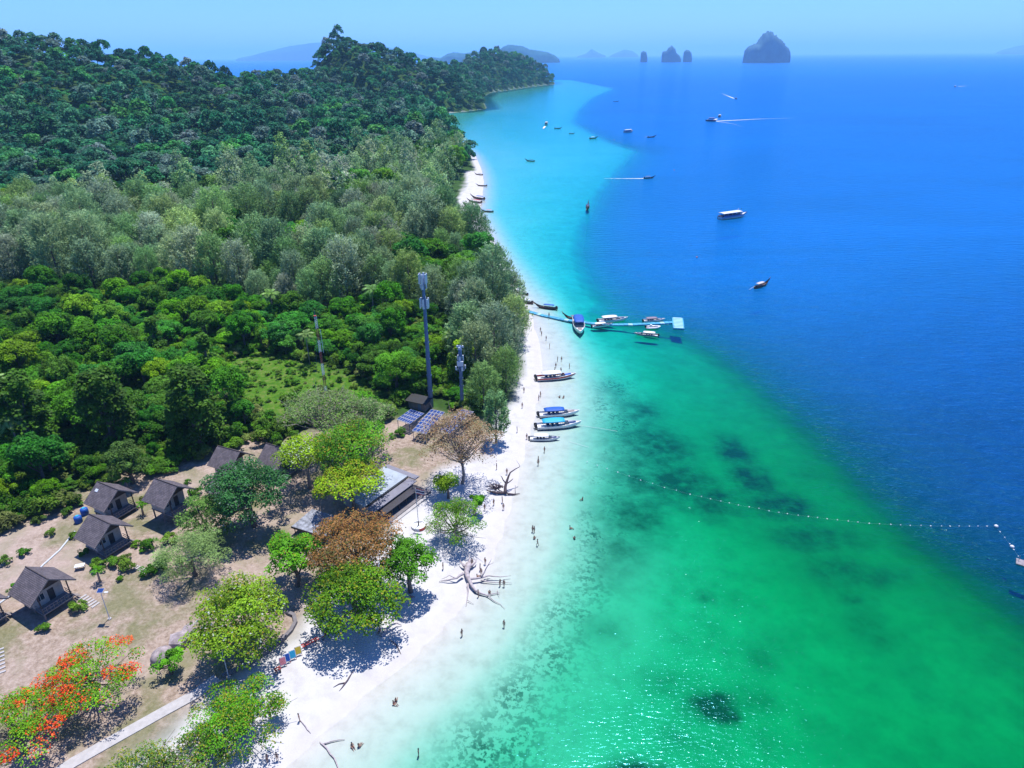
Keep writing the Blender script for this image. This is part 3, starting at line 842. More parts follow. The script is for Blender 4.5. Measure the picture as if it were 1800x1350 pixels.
def far_mesh(kind, seed):
    rg = np.random.default_rng(seed)
    if kind == 'cas':
        parts = []
        for k in range(18):
            u = 0.2 + 0.8 * (k / 18); a = k * 2.4
            rr = 5.6 * (max(0.0, 1 - abs((u - 0.42) / 0.60) ** 2.2) + 0.05) * (0.5 + 0.5 * rg.random())
            parts.append(clump_leaves((math.cos(a) * rr * 0.8, math.sin(a) * rr * 0.8, 16.5 * u * 0.95), 1.4, 30, 1.05, rg, 0.45, 0.7 + 0.5 * rg.random(), 1.5))
        return crown_mesh('casuarina_far', parts, M_CAS)
    parts = []
    for k in range(19):
        d = rg.standard_normal(3); d /= np.linalg.norm(d)
        if d[2] < -0.2: d[2] = abs(d[2])
        parts.append(clump_leaves((d[0] * 3.4, d[1] * 3.4, 7.0 + d[2] * 3.0), 1.55, 40, 0.95, rg, 0.75, 0.4 + 1.15 * rg.random(), 0.85))
    return crown_mesh('broadleaf_far', parts, M_HILL)
FARC = [far_mesh('cas', 700 + k) for k in range(3)]
FARB = [far_mesh('bro', 710 + k) for k in range(5)]

def scatter_stuff(name, pts, scl, protos, label, tilt=0.0):
    """one object that grows many plants: points with geometry-node instances of the prototype meshes"""
    n = len(pts)
    me = bpy.data.meshes.new(name)
    me.vertices.add(n); me.vertices.foreach_set('co', np.asarray(pts, np.float32).ravel())
    for an, tp, arr in (('scl', 'FLOAT', scl), ('sclz', 'FLOAT', np.asarray(scl) * (0.75 + 0.75 * RNG.random(n) ** 1.6)), ('rz', 'FLOAT', RNG.random(n) * 6.283), ('pick', 'INT', RNG.integers(0, len(protos), n))):
        a = me.attributes.new(an, tp, 'POINT'); a.data.foreach_set('value', np.asarray(arr, np.int32 if tp == 'INT' else np.float32))
    o = link(bpy.data.objects.new(name, me))
    ng = bpy.data.node_groups.new(name, 'GeometryNodeTree')
    ng.interface.new_socket('Geometry', in_out='INPUT', socket_type='NodeSocketGeometry')
    ng.interface.new_socket('Geometry', in_out='OUTPUT', socket_type='NodeSocketGeometry')
    N, L = ng.nodes, ng.links
    gi = N.new('NodeGroupInput'); go = N.new('NodeGroupOutput')
    iop = N.new('GeometryNodeInstanceOnPoints')
    L.new(gi.outputs[0], iop.inputs['Points'])
    gti = N.new('GeometryNodeGeometryToInstance')
    for k, pm in enumerate(protos):
        po = bpy.data.objects.new(name + '_source', pm)
        oi = N.new('GeometryNodeObjectInfo'); oi.inputs['Object'].default_value = po
        L.new(oi.outputs['Geometry'], gti.inputs[0])
    L.new(gti.outputs[0], iop.inputs['Instance'])
    iop.inputs['Pick Instance'].default_value = True
    def named(nm, tp):
        q = N.new('GeometryNodeInputNamedAttribute'); q.data_type = tp; q.inputs['Name'].default_value = nm; return q.outputs[0]
    L.new(named('pick', 'INT'), iop.inputs['Instance Index'])
    cb = N.new('ShaderNodeCombineXYZ'); L.new(named('rz', 'FLOAT'), cb.inputs[2])
    L.new(cb.outputs[0], iop.inputs['Rotation'])
    cs = N.new('ShaderNodeCombineXYZ'); sc = named('scl', 'FLOAT')
    for i in range(2): L.new(sc, cs.inputs[i])
    L.new(named('sclz', 'FLOAT'), cs.inputs[2])
    L.new(cs.outputs[0], iop.inputs['Scale'])
    L.new(iop.outputs[0], go.inputs[0])
    md = o.modifiers.new('plants', 'NODES'); md.node_group = ng
    return tag(o, label, kind='stuff')

# ------------------------------------------------------------------ where things grow
def jitter_grid(x0, x1, y0, y1, s, rg):
    gx, gy = np.meshgrid(np.arange(x0, x1, s), np.arange(y0, y1, s))
    P = np.stack([gx.ravel(), gy.ravel()], 1)
    P[:, 0] += (np.arange(len(P)) // gx.shape[1] % 2) * s * 0.5
    return P + (rg.random(P.shape) - 0.5) * s * 0.85
def to_px(P, Z):
    """pixel of world points"""
    q = np.column_stack([P, Z - H]) @ np.array(ROT)
    return W0 / 2 + FPX * q[:, 0] / -q[:, 2], H0 / 2 - FPX * q[:, 1] / -q[:, 2], -q[:, 2]

cas_px = [(-260, 430), (0, 392), (150, 378), (300, 362), (430, 348), (540, 325), (600, 322), (650, 306), (740, 282), (785, 266), (808, 274), (816, 302), (790, 335), (776, 380), (800, 408),
          (834, 436), (866, 476), (888, 522), (906, 570), (912, 612), (906, 650), (888, 690), (866, 712), (838, 716), (822, 660), (795, 600), (765, 562), (700, 548), (640, 530),
          (560, 558), (480, 556), (420, 530), (300, 512), (180, 525), (60, 508), (-260, 520)]
jun_px = [(-300, 525), (60, 512), (180, 530), (300, 518), (420, 538), (480, 562), (560, 565), (640, 538), (700, 556), (765, 572), (795, 612), (822, 672), (830, 714), (780, 712), (700, 705),
          (660, 735), (560, 745), (480, 770), (420, 775), (370, 790), (290, 815), (210, 835), (150, 865), (120, 890), (60, 915), (-60, 950), (-300, 960)]
casp, junp = gpa(cas_px, 2.0), gpa(jun_px, 2.0)
house_px = [(630, 298, 16), (692, 240, 14), (716, 240, 14), (745, 722, 7), (760, 710, 5)]
def clear_of(P, extra=()):
    ok = np.ones(len(P), bool)
    for px, py, r in list(house_px) + list(extra):
        c = gp(px, py, 2.0); ok &= ((P[:, 0] - c.x) ** 2 + (P[:, 1] - c.y) ** 2) > r * r
    return ok
rg = np.random.default_rng(11)
# casuarinas
C1 = jitter_grid(-420, 60, 130, 760, 8.8, rg); C1 = C1[inside(C1, casp)]
C1 = C1[clear_of(C1) & (weight(sandp, 2.0, C1) < np.where(C1[:, 1] > 330, 0.3, 0.75))]
z = terrain_h(C1); X, Y, D = to_px(C1, z + 8)
ok = (X > -60) & (X < 1850) & (z > 0.4); C1, z, D = C1[ok], z[ok], D[ok]
mixd = fbm(C1[:, 0] / 30, C1[:, 1] / 30, 33) > 0.60; mixp = np.column_stack([C1[mixd], z[mixd]]); C1, z, D = C1[~mixd], z[~mixd], D[~mixd]
o = np.argsort(D); C1, z, D = C1[o], z[o], D[o]
n1 = min(290, len(C1))
for k in range(n1):
    s = 0.72 + 0.85 * rg.random() ** 1.3
    plant_tree('casuarina_tree', CAS[k % 6], (C1[k, 0], C1[k, 1], z[k]), rg.random() * 6.28, (s, s, s * (0.9 + 0.25 * rg.random())),
               'grey green feathery casuarina in the grove behind the beach', 'tree', 'casuarinas of the coastal grove')
rest = np.column_stack([C1[n1:], z[n1:]])
scatter_stuff('casuarina_woodland', rest, 0.8 + 0.8 * rg.random(len(rest)) ** 1.4, FARC, 'grey green casuarina woodland inland of the bay')
# jungle
J1 = jitter_grid(-330, 40, 105, 330, 4.7, rg); J1 = J1[inside(J1, junp) & (weight(meadp, 3.0, J1) < 0.3)]
J1 = J1[clear_of(J1, [(205, 796, 7.5), (352, 796, 7.5), (60, 806, 7), (282, 642, 5), (372, 674, 5)])]
z = terrain_h(J1); X, Y, D = to_px(J1, z + 4); ok = (X > -40) & (X < 1850); J1, z, D = J1[ok], z[ok], D[ok]
o = np.argsort(D); J1, z, D = J1[o], z[o], D[o]
edge, _ = seg_dist(J1, junp, closed=True)
n2 = min(295, len(J1))
jrest = []
for k in range(len(J1)):
    s = 0.40 + 0.80 * rg.random() ** 1.5
    if edge[k] < 6: s *= 0.75
    if k < n2:
        plant_tree('jungle_tree', JUN[int(rg.integers(0, 7))], (J1[k, 0], J1[k, 1], z[k] - 0.5), rg.random() * 6.28, (s, s, s * (0.85 + 0.75 * rg.random() ** 2)),
                   'bright green broadleaf tree in the jungle behind the bungalows', 'tree', 'broadleaf trees of the jungle')
    else: jrest.append((J1[k, 0], J1[k, 1], z[k], s))
scatter_stuff('mixed_broadleaf_wood', mixp, 1.15 + 0.6 * rg.random(len(mixp)), [p[1] for p in JUN[:4]], 'patches of bright broadleaf wood among the casuarinas')
if jrest:
    jr = np.array(jrest); scatter_stuff('jungle_thicket', jr[:, :3], jr[:, 3], [p[1] for p in JUN[:4]], 'bright green jungle thicket inland of the bungalows')
# hills
Hh = jitter_grid(-1500, 330, 330, 2480, 9.6, rg)
Hh = Hh[inside(Hh, island_poly) & ~inside(Hh, casp) & ~inside(Hh, junp)]
dd, _ = seg_dist(Hh, island_poly, closed=True); Hh = Hh[dd > np.where(Hh[:, 1] < 520, 32, 5)]
Hh = Hh[clear_of(Hh) & (weight(sandp, 2.0, Hh) < 0.2)]
z = terrain_h(Hh); X, Y, D = to_px(Hh, z + 8)
rxy = np.array([p[:2] for p in ridge]); ry = np.interp(Hh[:, 0], np.sort(rxy[:, 0]), rxy[np.argsort(rxy[:, 0]), 1])
ok = (X > -30) & (X < 1000) & (Hh[:, 1] < ry + 60); Hh, z, D = Hh[ok], z[ok], D[ok]
o = np.argsort(D); Hh, z, D = Hh[o], z[o], D[o]
n3 = min(295, len(Hh))
for k in range(n3):
    s = 0.9 + 0.9 * rg.random() ** 1.5
    plant_tree('forest_tree', HIL[k % 6], (Hh[k, 0], Hh[k, 1], z[k] - 0.3), rg.random() * 6.28, (s, s, s * (0.85 + 0.35 * rg.random())),
               'dark green forest tree on the lower hillside', 'tree', 'forest trees at the foot of the hills')
rest = np.column_stack([Hh[n3:], z[n3:] - 0.3])
print('casuarina', len(C1), 'jungle', len(J1), 'hill', len(Hh))
scatter_stuff('hillside_forest', rest, 0.7 + 1.5 * rg.random(len(rest)) ** 2.2, FARB, 'dark green forest covering the hills and headland')
# taller trees that break the skyline
k = 0
for px, py, Yd, s in [(608, 72, 1275, 1.5), (622, 70, 1278, 1.7), (590, 74, 1270, 1.3), (640, 84, 1290, 1.5), (655, 86, 1290, 1.6), (672, 96, 1300, 1.3), (700, 112, 1310, 1.3),
                      (30, 90, 865, 1.5), (45, 88, 868, 1.6), (82, 96, 880, 1.2), (172, 112, 910, 1.3), (195, 112, 915, 1.2), (212, 114, 920, 1.4), (248, 124, 945, 1.1), (292, 140, 980, 1.4), (305, 144, 985, 1.3)]:
    q = at(px, py, Yd); zz = float(terrain_h([[q.x, q.y]])[0])
    plant_tree('emergent_tree', HIL[k % 6], (q.x, q.y, zz), k, s * 0.85, 'tall forest tree standing out above the wooded skyline', 'tree', 'emergent trees along the ridge'); k += 1
# undergrowth
U = jitter_grid(-260, 20, 85, 300, 2.1, rg); U = U + rg.normal(size=U.shape) * 1.1
U = U[((weight(junp, 7.0, U) > 0.22 * (0.3 + 1.4 * rg.random(len(U)))) | (weight(meadp, 3.0, U) > 0.5)) & clear_of(U)]
z = terrain_h(U); X, Y, D = to_px(U, z); ok = (X > -40) & (X < 1850); U, z = U[ok], z[ok]
mw = weight(meadp, 3.0, U) > 0.5
keep = ~mw | (rg.random(len(U)) < 0.8); U, z, mw = U[keep], z[keep], mw[keep]
scatter_stuff('undergrowth', np.column_stack([U, z]), np.where(mw, 0.18 + 0.65 * rg.random(len(U)) ** 2.5, 0.5 + 0.9 * rg.random(len(U))), [p[1] for p in SHR], 'low green undergrowth between the trees and on the meadow')

# ------------------------------------------------------------------ trees one can tell apart
def leafmat1(name, a, b=None, tr=0.30):
    return leaf_material(name, [a, b or a], tr)
M_ALM = leafmat1('leaf_almond', (0.105, 0.185, 0.008))
M_LIME = leafmat1('leaf_lime', (0.150, 0.250, 0.006))
M_OLIV = leafmat1('leaf_olive', (0.060, 0.120, 0.020))
M_DEEP = leafmat1('leaf_deep', (0.022, 0.080, 0.018))
M_FRESH = leafmat1('leaf_fresh', (0.060, 0.180, 0.006))
M_BROWN = leafmat1('leaf_brown', (0.215, 0.105, 0.028))
M_RUST = leafmat1('leaf_rust', (0.170, 0.120, 0.070), tr=0.15)
M_FLAME = leafmat1('leaf_flame', (0.070, 0.160, 0.005))
M_GREYG = leafmat1('leaf_greygreen', (0.120, 0.185, 0.055))
FLAME += [(0.75, 0.085, 0.012), (0.85, 0.16, 0.03), (0.60, 0.05, 0.015)]
YEL = [(0.24, 0.29, 0.012), (0.30, 0.27, 0.02)]
WHT = [(0.42, 0.46, 0.38)]
_tp = tree_pair
def tree_pair(rad, hgt, th, nclump, nleaf, size, *a, **k):
    return _tp(rad, hgt, th, nclump, int(nleaf * 1.75), size * 0.74, *a, **k)
special = [
 ('flame_tree', (172, 1228), tree_pair(7.0, 3.6, 2.6, 60, 85, 0.34, M_FLAME, 801, 0.20, 'umbrella', acc=FLAME, accp=0.34, limbs=14, twigs=30, flat=0.45), 'flame tree full of orange red blossom behind the concrete path'),
 ('flame_tree', (45, 1325), tree_pair(7.2, 3.4, 2.6, 60, 85, 0.34, M_FLAME, 802, 0.20, 'umbrella', acc=FLAME, accp=0.22, limbs=14, twigs=30, flat=0.45), 'greener flame tree with few blossoms in the bottom left corner'),
 ('sea_almond_tree', (428, 1148), tree_pair(6.2, 7.4, 1.2, 85, 95, 0.40, M_ALM, 803, 0.24, acc=YEL + YEL + WHT, accp=0.16, low=-0.5, asp=0.6), 'large yellow green sea almond tree above the curved stone kerb'),
 ('broadleaf_tree', (522, 1030), tree_pair(3.9, 6.2, 1.5, 40, 95, 0.40, M_FRESH, 804, 0.30, acc=YEL, accp=0.08), 'small fresh green tree between the almond tree and the rust coloured tree'),
 ('rust_tree', (632, 1022), tree_pair(6.4, 6.6, 2.5, 75, 85, 0.34, M_BROWN, 805, 0.25, acc=[(0.28, 0.15, 0.05), (0.12, 0.12, 0.03)], accp=0.4, twigs=16), 'rust brown leaved tree beside the flat roofed building'),
 ('broadleaf_tree', (628, 1092), tree_pair(6.4, 7.0, 1.2, 75, 95, 0.40, M_FLAME, 806, 0.26, acc=YEL, accp=0.12, low=-0.5), 'dense green tree in front of the rust brown one'),
 ('broadleaf_tree', (722, 1040), tree_pair(3.6, 6.0, 2.0, 36, 95, 0.38, M_FRESH, 807, 0.32), 'rounded green tree leaning towards the driftwood'),
 ('beach_bush', (803, 950), tree_pair(4.8, 7.0, 0.6, 60, 75, 0.30, M_FLAME, 808, 0.24, acc=[(0.30, 0.24, 0.19), (0.08, 0.20, 0.01)], accp=0.15, twigs=22, bark=M_BARKP, low=-0.6), 'olive green bush standing alone on the white sand beside the flagpole'),
 ('broadleaf_sapling', (788, 876), tree_pair(2.2, 3.4, 0.8, 24, 80, 0.34, M_LIME, 809, 0.36), 'lime green young tree behind the lone beach bush'),
 ('broadleaf_sapling', (838, 905), tree_pair(1.3, 3.0, 0.8, 14, 70, 0.32, M_FRESH, 835, 0.42), 'slim green sapling at the edge of the lone beach bush'),
 ('withered_tree', (812, 850), tree_pair(6.6, 10.0, 2.0, 80, 55, 0.30, M_RUST, 810, 0.21, acc=[(0.24, 0.12, 0.05), (0.22, 0.17, 0.06)], accp=0.4, twigs=60, limbs=10, bark=M_BARKP, trunk_r=0.24), 'bare brown withered tree in front of the solar panels'),
 ('casuarina_tree', (872, 778), casuarina_pair(12.5, 3.2, 70, 60, 811), 'young casuarina standing alone at the top of the beach'),
 ('rain_tree', (572, 800), tree_pair(7.6, 6.0, 5.5, 60, 85, 0.36, M_GREYG, 812, 0.25, 'umbrella', acc=[(0.24, 0.20, 0.15), (0.14, 0.26, 0.03)], accp=0.35, twigs=50, limbs=14, bark=M_BARKP, flat=0.6), 'pale grey green spreading tree behind the flat roofs'),
 ('rain_tree', (655, 798), tree_pair(4.6, 5.5, 5.0, 40, 85, 0.36, M_GREYG, 813, 0.28, 'umbrella', acc=[(0.24, 0.20, 0.15), (0.03, 0.13, 0.015)], accp=0.35, twigs=30, bark=M_BARKP, flat=0.6), 'grey green tree beside the dirt yard of the solar panels'),
 ('broadleaf_tree', (628, 858), tree_pair(6.6, 6.5, 4.5, 66, 90, 0.40, M_FRESH, 814, 0.27, acc=YEL, accp=0.2, twigs=20, bark=M_BARKP), 'green tree overhanging the flat white roof'),
 ('broadleaf_tree', (622, 905), tree_pair(5.2, 5.0, 3.5, 46, 90, 0.42, M_LIME, 815, 0.28, acc=YEL, accp=0.35), 'bright yellow green tree in front of the flat roofed building'),
 ('broadleaf_tree', (545, 858), tree_pair(5.2, 5.0, 3.5, 40, 90, 0.38, M_LIME, 816, 0.28, acc=WHT, accp=0.10, twigs=16, bark=M_BARKP), 'yellow green tree by the bungalow hidden in leaves'),
 ('broadleaf_tree', (448, 925), tree_pair(6.4, 8.0, 2.0, 75, 90, 0.42, M_DEEP, 817, 0.25, acc=[(0.16, 0.22, 0.16)], accp=0.10, low=-0.5), 'big dark green tree between the bungalows and the flat roofs'),
 ('olive_tree', (372, 952), tree_pair(4.0, 6.5, 0.8, 46, 90, 0.30, M_OLIV, 818, 0.28, low=-0.6), 'rounded olive green tree beside the tall stilted bungalow'),
 ('feathery_tree', (345, 1012), tree_pair(5.0, 5.4, 0.8, 55, 90, 0.40, M_GREYG, 819, 0.24, asp=0.25, low=-0.5), 'pale feathery grey green tree on the bare slope'),
 ('beach_bush', (425, 1288), tree_pair(5.9, 3.8, 0.5, 66, 90, 0.33, M_FRESH, 820, 0.22, acc=YEL, accp=0.25, low=-0.5, twigs=16), 'wide green bush on the sand in front of the path'),
 ('beach_bush', (335, 1362), tree_pair(5.2, 2.8, 0.4, 50, 55, 0.32, M_OLIV, 821, 0.22, acc=YEL + [(0.34, 0.28, 0.22)], accp=0.3, low=-0.5, twigs=24), 'sparse yellowing bush at the bottom edge beside the path'),
 ('beach_bush', (245, 1375), tree_pair(4.2, 2.4, 0.4, 36, 55, 0.32, M_OLIV, 822, 0.24, acc=YEL, accp=0.3, low=-0.5, twigs=16), 'low straggly bush between the path and the bottom edge'),
 ('broadleaf_sapling', (302, 1186), tree_pair(1.5, 2.2, 0.8, 14, 60, 0.32, M_FRESH, 823, 0.42), 'small sapling beside the round boulder'),
 ('vine_tree', (205, 790), VIN[0], 'tall tree smothered in dark vines behind the bungalows'),
 ('vine_tree', (352, 790), VIN[1], 'second tall vine covered tree at the meadow edge'),
 ('vine_tree', (282, 640), VIN[2], 'pointed dark vine covered tree deep in the jungle'),
 ('vine_tree', (372, 672), VIN[2], 'pointed vine covered tree at the top corner of the meadow'),
 ('vine_tree', (60, 800), VIN[0], 'dark vine draped tree at the left side of the jungle'),
 ('broadleaf_tree', (232, 850), tree_pair(3.4, 6.5, 0.8, 40, 90, 0.40, M_OLIV, 824, 0.30, low=-0.6), 'olive green tree directly behind the two upper bungalows'),
 ('broadleaf_tree', (630, 745), tree_pair(4.4, 5.0, 1.0, 44, 90, 0.40, M_FRESH, 825, 0.28, low=-0.6), 'dense green tree at the lower end of the meadow'),
 ('broadleaf_tree', (700, 690), tree_pair(5.0, 8.0, 1.4, 50, 90, 0.42, M_FRESH, 826, 0.28, low=-0.6), 'tall green tree left of the big mobile phone mast'),
 ('broadleaf_tree', (815, 672), tree_pair(4.0, 9.0, 1.0, 46, 90, 0.40, M_LIME, 827, 0.28, 'column'), 'leafy green tree with a lime top behind the shorter mast'),
]
for i, (nm, (px, py), pair, lab) in enumerate(special):
    p = on_ground(px, py)
    s = (1.7 if py > 700 else 1.35) if nm == 'vine_tree' else (1.0 if nm in ('flame_tree', 'casuarina_tree') else 1.06 if nm == 'beach_bush' else 1.34 if nm == 'withered_tree' else 1.22)
    plant_tree(nm, pair, p, (i * 1.7) % 6.28, s, lab, 'bush' if 'bush' in nm else 'tree')
palm_spots = [(352, 520, 'coconut palm, left one of the pair below the casuarinas'), (378, 522, 'coconut palm, right one of the pair below the casuarinas'), (485, 575, 'coconut palm alone in the middle of the jungle'),
              (540, 535, 'coconut palm, left one of the two near the jungle centre'), (570, 530, 'coconut palm, right one of the two near the jungle centre'), (658, 565, 'small palm left of the tall mast'), (335, 575, 'low palm among bright green trees'),
              (15, 735, 'yellowing palm at the left edge of the jungle'), (45, 812, 'young palm behind the bungalow clearing'), (545, 640, 'palm beside the red and white mast'), (795, 650, 'palm between the two masts')]
for i, (px, py, lab) in enumerate(palm_spots):
    p = on_ground(px, py)
    plant_tree('palm_tree', PAL[i % 3], p, i * 1.3, 0.85 + 0.1 * (i % 3), lab, 'palm', 'palms in the jungle')
# papaya like small plants and shrubs in the clearing
PAP = palm_pair(2.6, 640, 9, 1.1, M_FRESH)
for px, py, lab in [(226, 862, 'papaya plant behind the upper bungalow'), (252, 905, 'papaya plant between the two upper bungalows'), (176, 1022, 'stubby palm like plant in the yard below the middle bungalow')]:
    plant_tree('papaya_plant', PAP, on_ground(px, py), px, 1.0, lab, 'plant')
shr = [(178, 998), (205, 992), (222, 985), (240, 960), (262, 965), (288, 985), (300, 955), (228, 1000), (90, 940), (130, 945), (60, 1010), (30, 1040), (120, 905), (100, 890), (318, 990),
       (210, 1020), (148, 975), (76, 1110), (140, 1072), (262, 1010), (160, 930), (260, 880), (520, 775), (690, 770), (705, 765), (15, 990), (45, 975), (345, 870), (330, 850), (285, 1000)]
for i, (px, py) in enumerate(shr):
    s = 0.35 + 0.5 * rg.random()
    plant_tree('shrub', SHR[i % 5], on_ground(px, py), i, s, 'small green shrub on the dry ground of the clearing', 'shrub', 'shrubs of the clearing')

# ================================================================== BUILDINGS
def shingle_material():
    m, N, L = new_mat('roof_shingles')
    out = N.new('ShaderNodeOutputMaterial'); b = N.new('ShaderNodeBsdfPrincipled'); b.inputs['Roughness'].default_value = 0.8
    tc = N.new('ShaderNodeTexCoord')
    br = N.new('ShaderNodeTexBrick'); br.inputs['Scale'].default_value = 1.0
    br.inputs['Brick Width'].default_value = 0.42; br.inputs['Row Height'].default_value = 0.27; br.inputs['Mortar Size'].default_value = 0.028
    br.inputs['Color1'].default_value = (0.100, 0.084, 0.092, 1); br.inputs['Color2'].default_value = (0.130, 0.108, 0.114, 1); br.inputs['Mortar'].default_value = (0.045, 0.035, 0.038, 1)
    L.new(tc.outputs['Object'], br.inputs['Vector'])
    n = N.new('ShaderNodeTexNoise'); n.inputs['Scale'].default_value = 0.9; n.inputs['Detail'].default_value = 6; L.new(tc.outputs['Object'], n.inputs['Vector'])
    mr = N.new('ShaderNodeMapRange'); mr.inputs['From Min'].default_value = 0.3; mr.inputs['From Max'].default_value = 0.7; mr.inputs['To Min'].default_value = 0.7; mr.inputs['To Max'].default_value = 1.35
    L.new(n.outputs['Fac'], mr.inputs['Value'])
    sc = N.new('ShaderNodeVectorMath'); sc.operation = 'SCALE'; L.new(br.outputs['Color'], sc.inputs[0]); L.new(mr.outputs[0], sc.inputs['Scale'])
    L.new(sc.outputs[0], b.inputs['Base Color'])
    bp = N.new('ShaderNodeBump'); bp.inputs['Distance'].default_value = 0.03; L.new(br.outputs['Fac'], bp.inputs['Height']); bp.invert = True; L.new(bp.outputs[0], b.inputs['Normal'])
    L.new(b.outputs[0], out.inputs[0]); return m
M_SHINGLE = shingle_material()
M_WOODD = mat('dark_timber', (0.055, 0.042, 0.040), 0.75, var=0.3, scale=3)
M_WOODG = mat('grey_timber', (0.20, 0.17, 0.16), 0.8, var=0.25, scale=3)
M_PLASTER = mat('pale_wall', (0.42, 0.38, 0.35), 0.8, var=0.15, scale=2)
M_GLASS = mat('dark_glass', (0.03, 0.05, 0.07), 0.12, var=0.1, spec=0.6)
M_WHITE = mat('white_paint', (0.62, 0.62, 0.62), 0.4, var=0.06, scale=2)
M_OFFW = mat('white_gelcoat', (0.66, 0.67, 0.68), 0.25, var=0.04, scale=1.5, spec=0.5)
M_CONC = mat('concrete', (0.36, 0.34, 0.33), 0.9, var=0.15, scale=1.2, bump=0.2)
M_CONCD = mat('dark_concrete', (0.16, 0.145, 0.15), 0.9, var=0.2, scale=1.5)
M_ROOFW = mat('white_flat_roof', (0.30, 0.34, 0.39), 0.6, var=0.22, scale=0.5)
M_ROOFL = mat('lavender_flat_roof', (0.17, 0.165, 0.20), 0.7, var=0.18, scale=0.7)
M_ROOFD = mat('black_awning', (0.030, 0.026, 0.032), 0.6, var=0.25, scale=1)
M_STEEL = mat('galvanised_steel', (0.11, 0.17, 0.30), 0.5, 0.3, var=0.15, scale=1.5)
M_PANTEN = mat('antenna_white', (0.55, 0.58, 0.62), 0.4, var=0.05)
M_RED = mat('red_paint', (0.45, 0.045, 0.035), 0.45, var=0.15, scale=2)
M_RWHITE = mat('mast_white', (0.52, 0.54, 0.58), 0.45, var=0.12, scale=2)
M_BLUE = mat('blue_canvas', (0.008, 0.075, 0.33), 0.6, var=0.12, scale=2)
M_CYAN = mat('cyan_canvas', (0.02, 0.32, 0.50), 0.6, var=0.1, scale=2)
M_NAVY = mat('navy_paint', (0.02, 0.035, 0.11), 0.4, var=0.15)
M_PURP = mat('mauve_canvas', (0.20, 0.15, 0.19), 0.6, var=0.12)
M_TEAK = mat('boat_timber', (0.20, 0.095, 0.055), 0.55, var=0.25, scale=2.5, obj_var=0.25)
M_TEAKD = mat('boat_dark', (0.055, 0.045, 0.05), 0.6, var=0.25, scale=2.5)
M_BLACK = mat('black_rubber', (0.018, 0.018, 0.02), 0.5, var=0.2)
M_PONT = mat('pontoon_blue', (0.06, 0.30, 0.46), 0.5, var=0.2, scale=1.5, obj_var=0.2)
M_PONTW = mat('pontoon_pale', (0.30, 0.50, 0.58), 0.5, var=0.12, scale=1.5)
M_DRIFT = mat('driftwood', (0.35, 0.30, 0.30), 0.9, var=0.35, scale=2.5, bump=0.5)
M_DRIFTD = mat('driftwood_dark', (0.085, 0.06, 0.065), 0.9, var=0.35, scale=2.5, bump=0.5)
M_STONE = mat('boulder_stone', (0.30, 0.25, 0.25), 0.9, var=0.45, scale=1.1, bump=0.7)
M_SOLAR = mat('solar_cell', (0.018, 0.045, 0.17), 0.18, var=0.15, scale=4, spec=0.6)
M_ALU = mat('aluminium_frame', (0.45, 0.44, 0.45), 0.4, 0.3, var=0.08)
M_YEL = mat('yellow_paint', (0.55, 0.40, 0.03), 0.5)
M_ORA = mat('orange_paint', (0.60, 0.14, 0.05), 0.5)
M_PINK = mat('pink_cloth', (0.55, 0.18, 0.20), 0.7)

def yaw_of(a, b): return math.atan2(b.y - a.y, b.x - a.x)

def gable_roof(root, half_w, x0, x1, zr, ze, th=0.10, mm=None):
    """two shingled slopes along local x, each a part with its own frame so that the courses follow the slope"""
    Ls = math.hypot(half_w, zr - ze); an = math.atan2(zr - ze, half_w)
    for sg in (1, -1):
        mb = MB(); mb.box((0, 0, 0), (x1 - x0, Ls, th), mm or M_SHINGLE)
        o = mb.build('roof_slope', root)
        o.location = ((x0 + x1) / 2, sg * half_w / 2, (zr + ze) / 2)
        o.rotation_euler = (-sg * an, 0, 0)
        nx_ = 13
    mb = MB(); mb.tube([(x0 - 0.03, 0, zr + 0.06), (x1 + 0.03, 0, zr + 0.06)], 0.11, M_WOODD, 6); mb.build('ridge_cap', root)
    for x in (x1 + 0.04,):
        for sg in (1, -1):
            mb = MB(); d = Vector((0, sg * half_w, ze - zr)); M = Matrix.Rotation(-sg * an, 3, 'X')
            mb.box((x, sg * half_w / 2, (zr + ze) / 2 - 0.03), (0.06, Ls, 0.22), M_WOODG, M=M); mb.build('bargeboard', root)

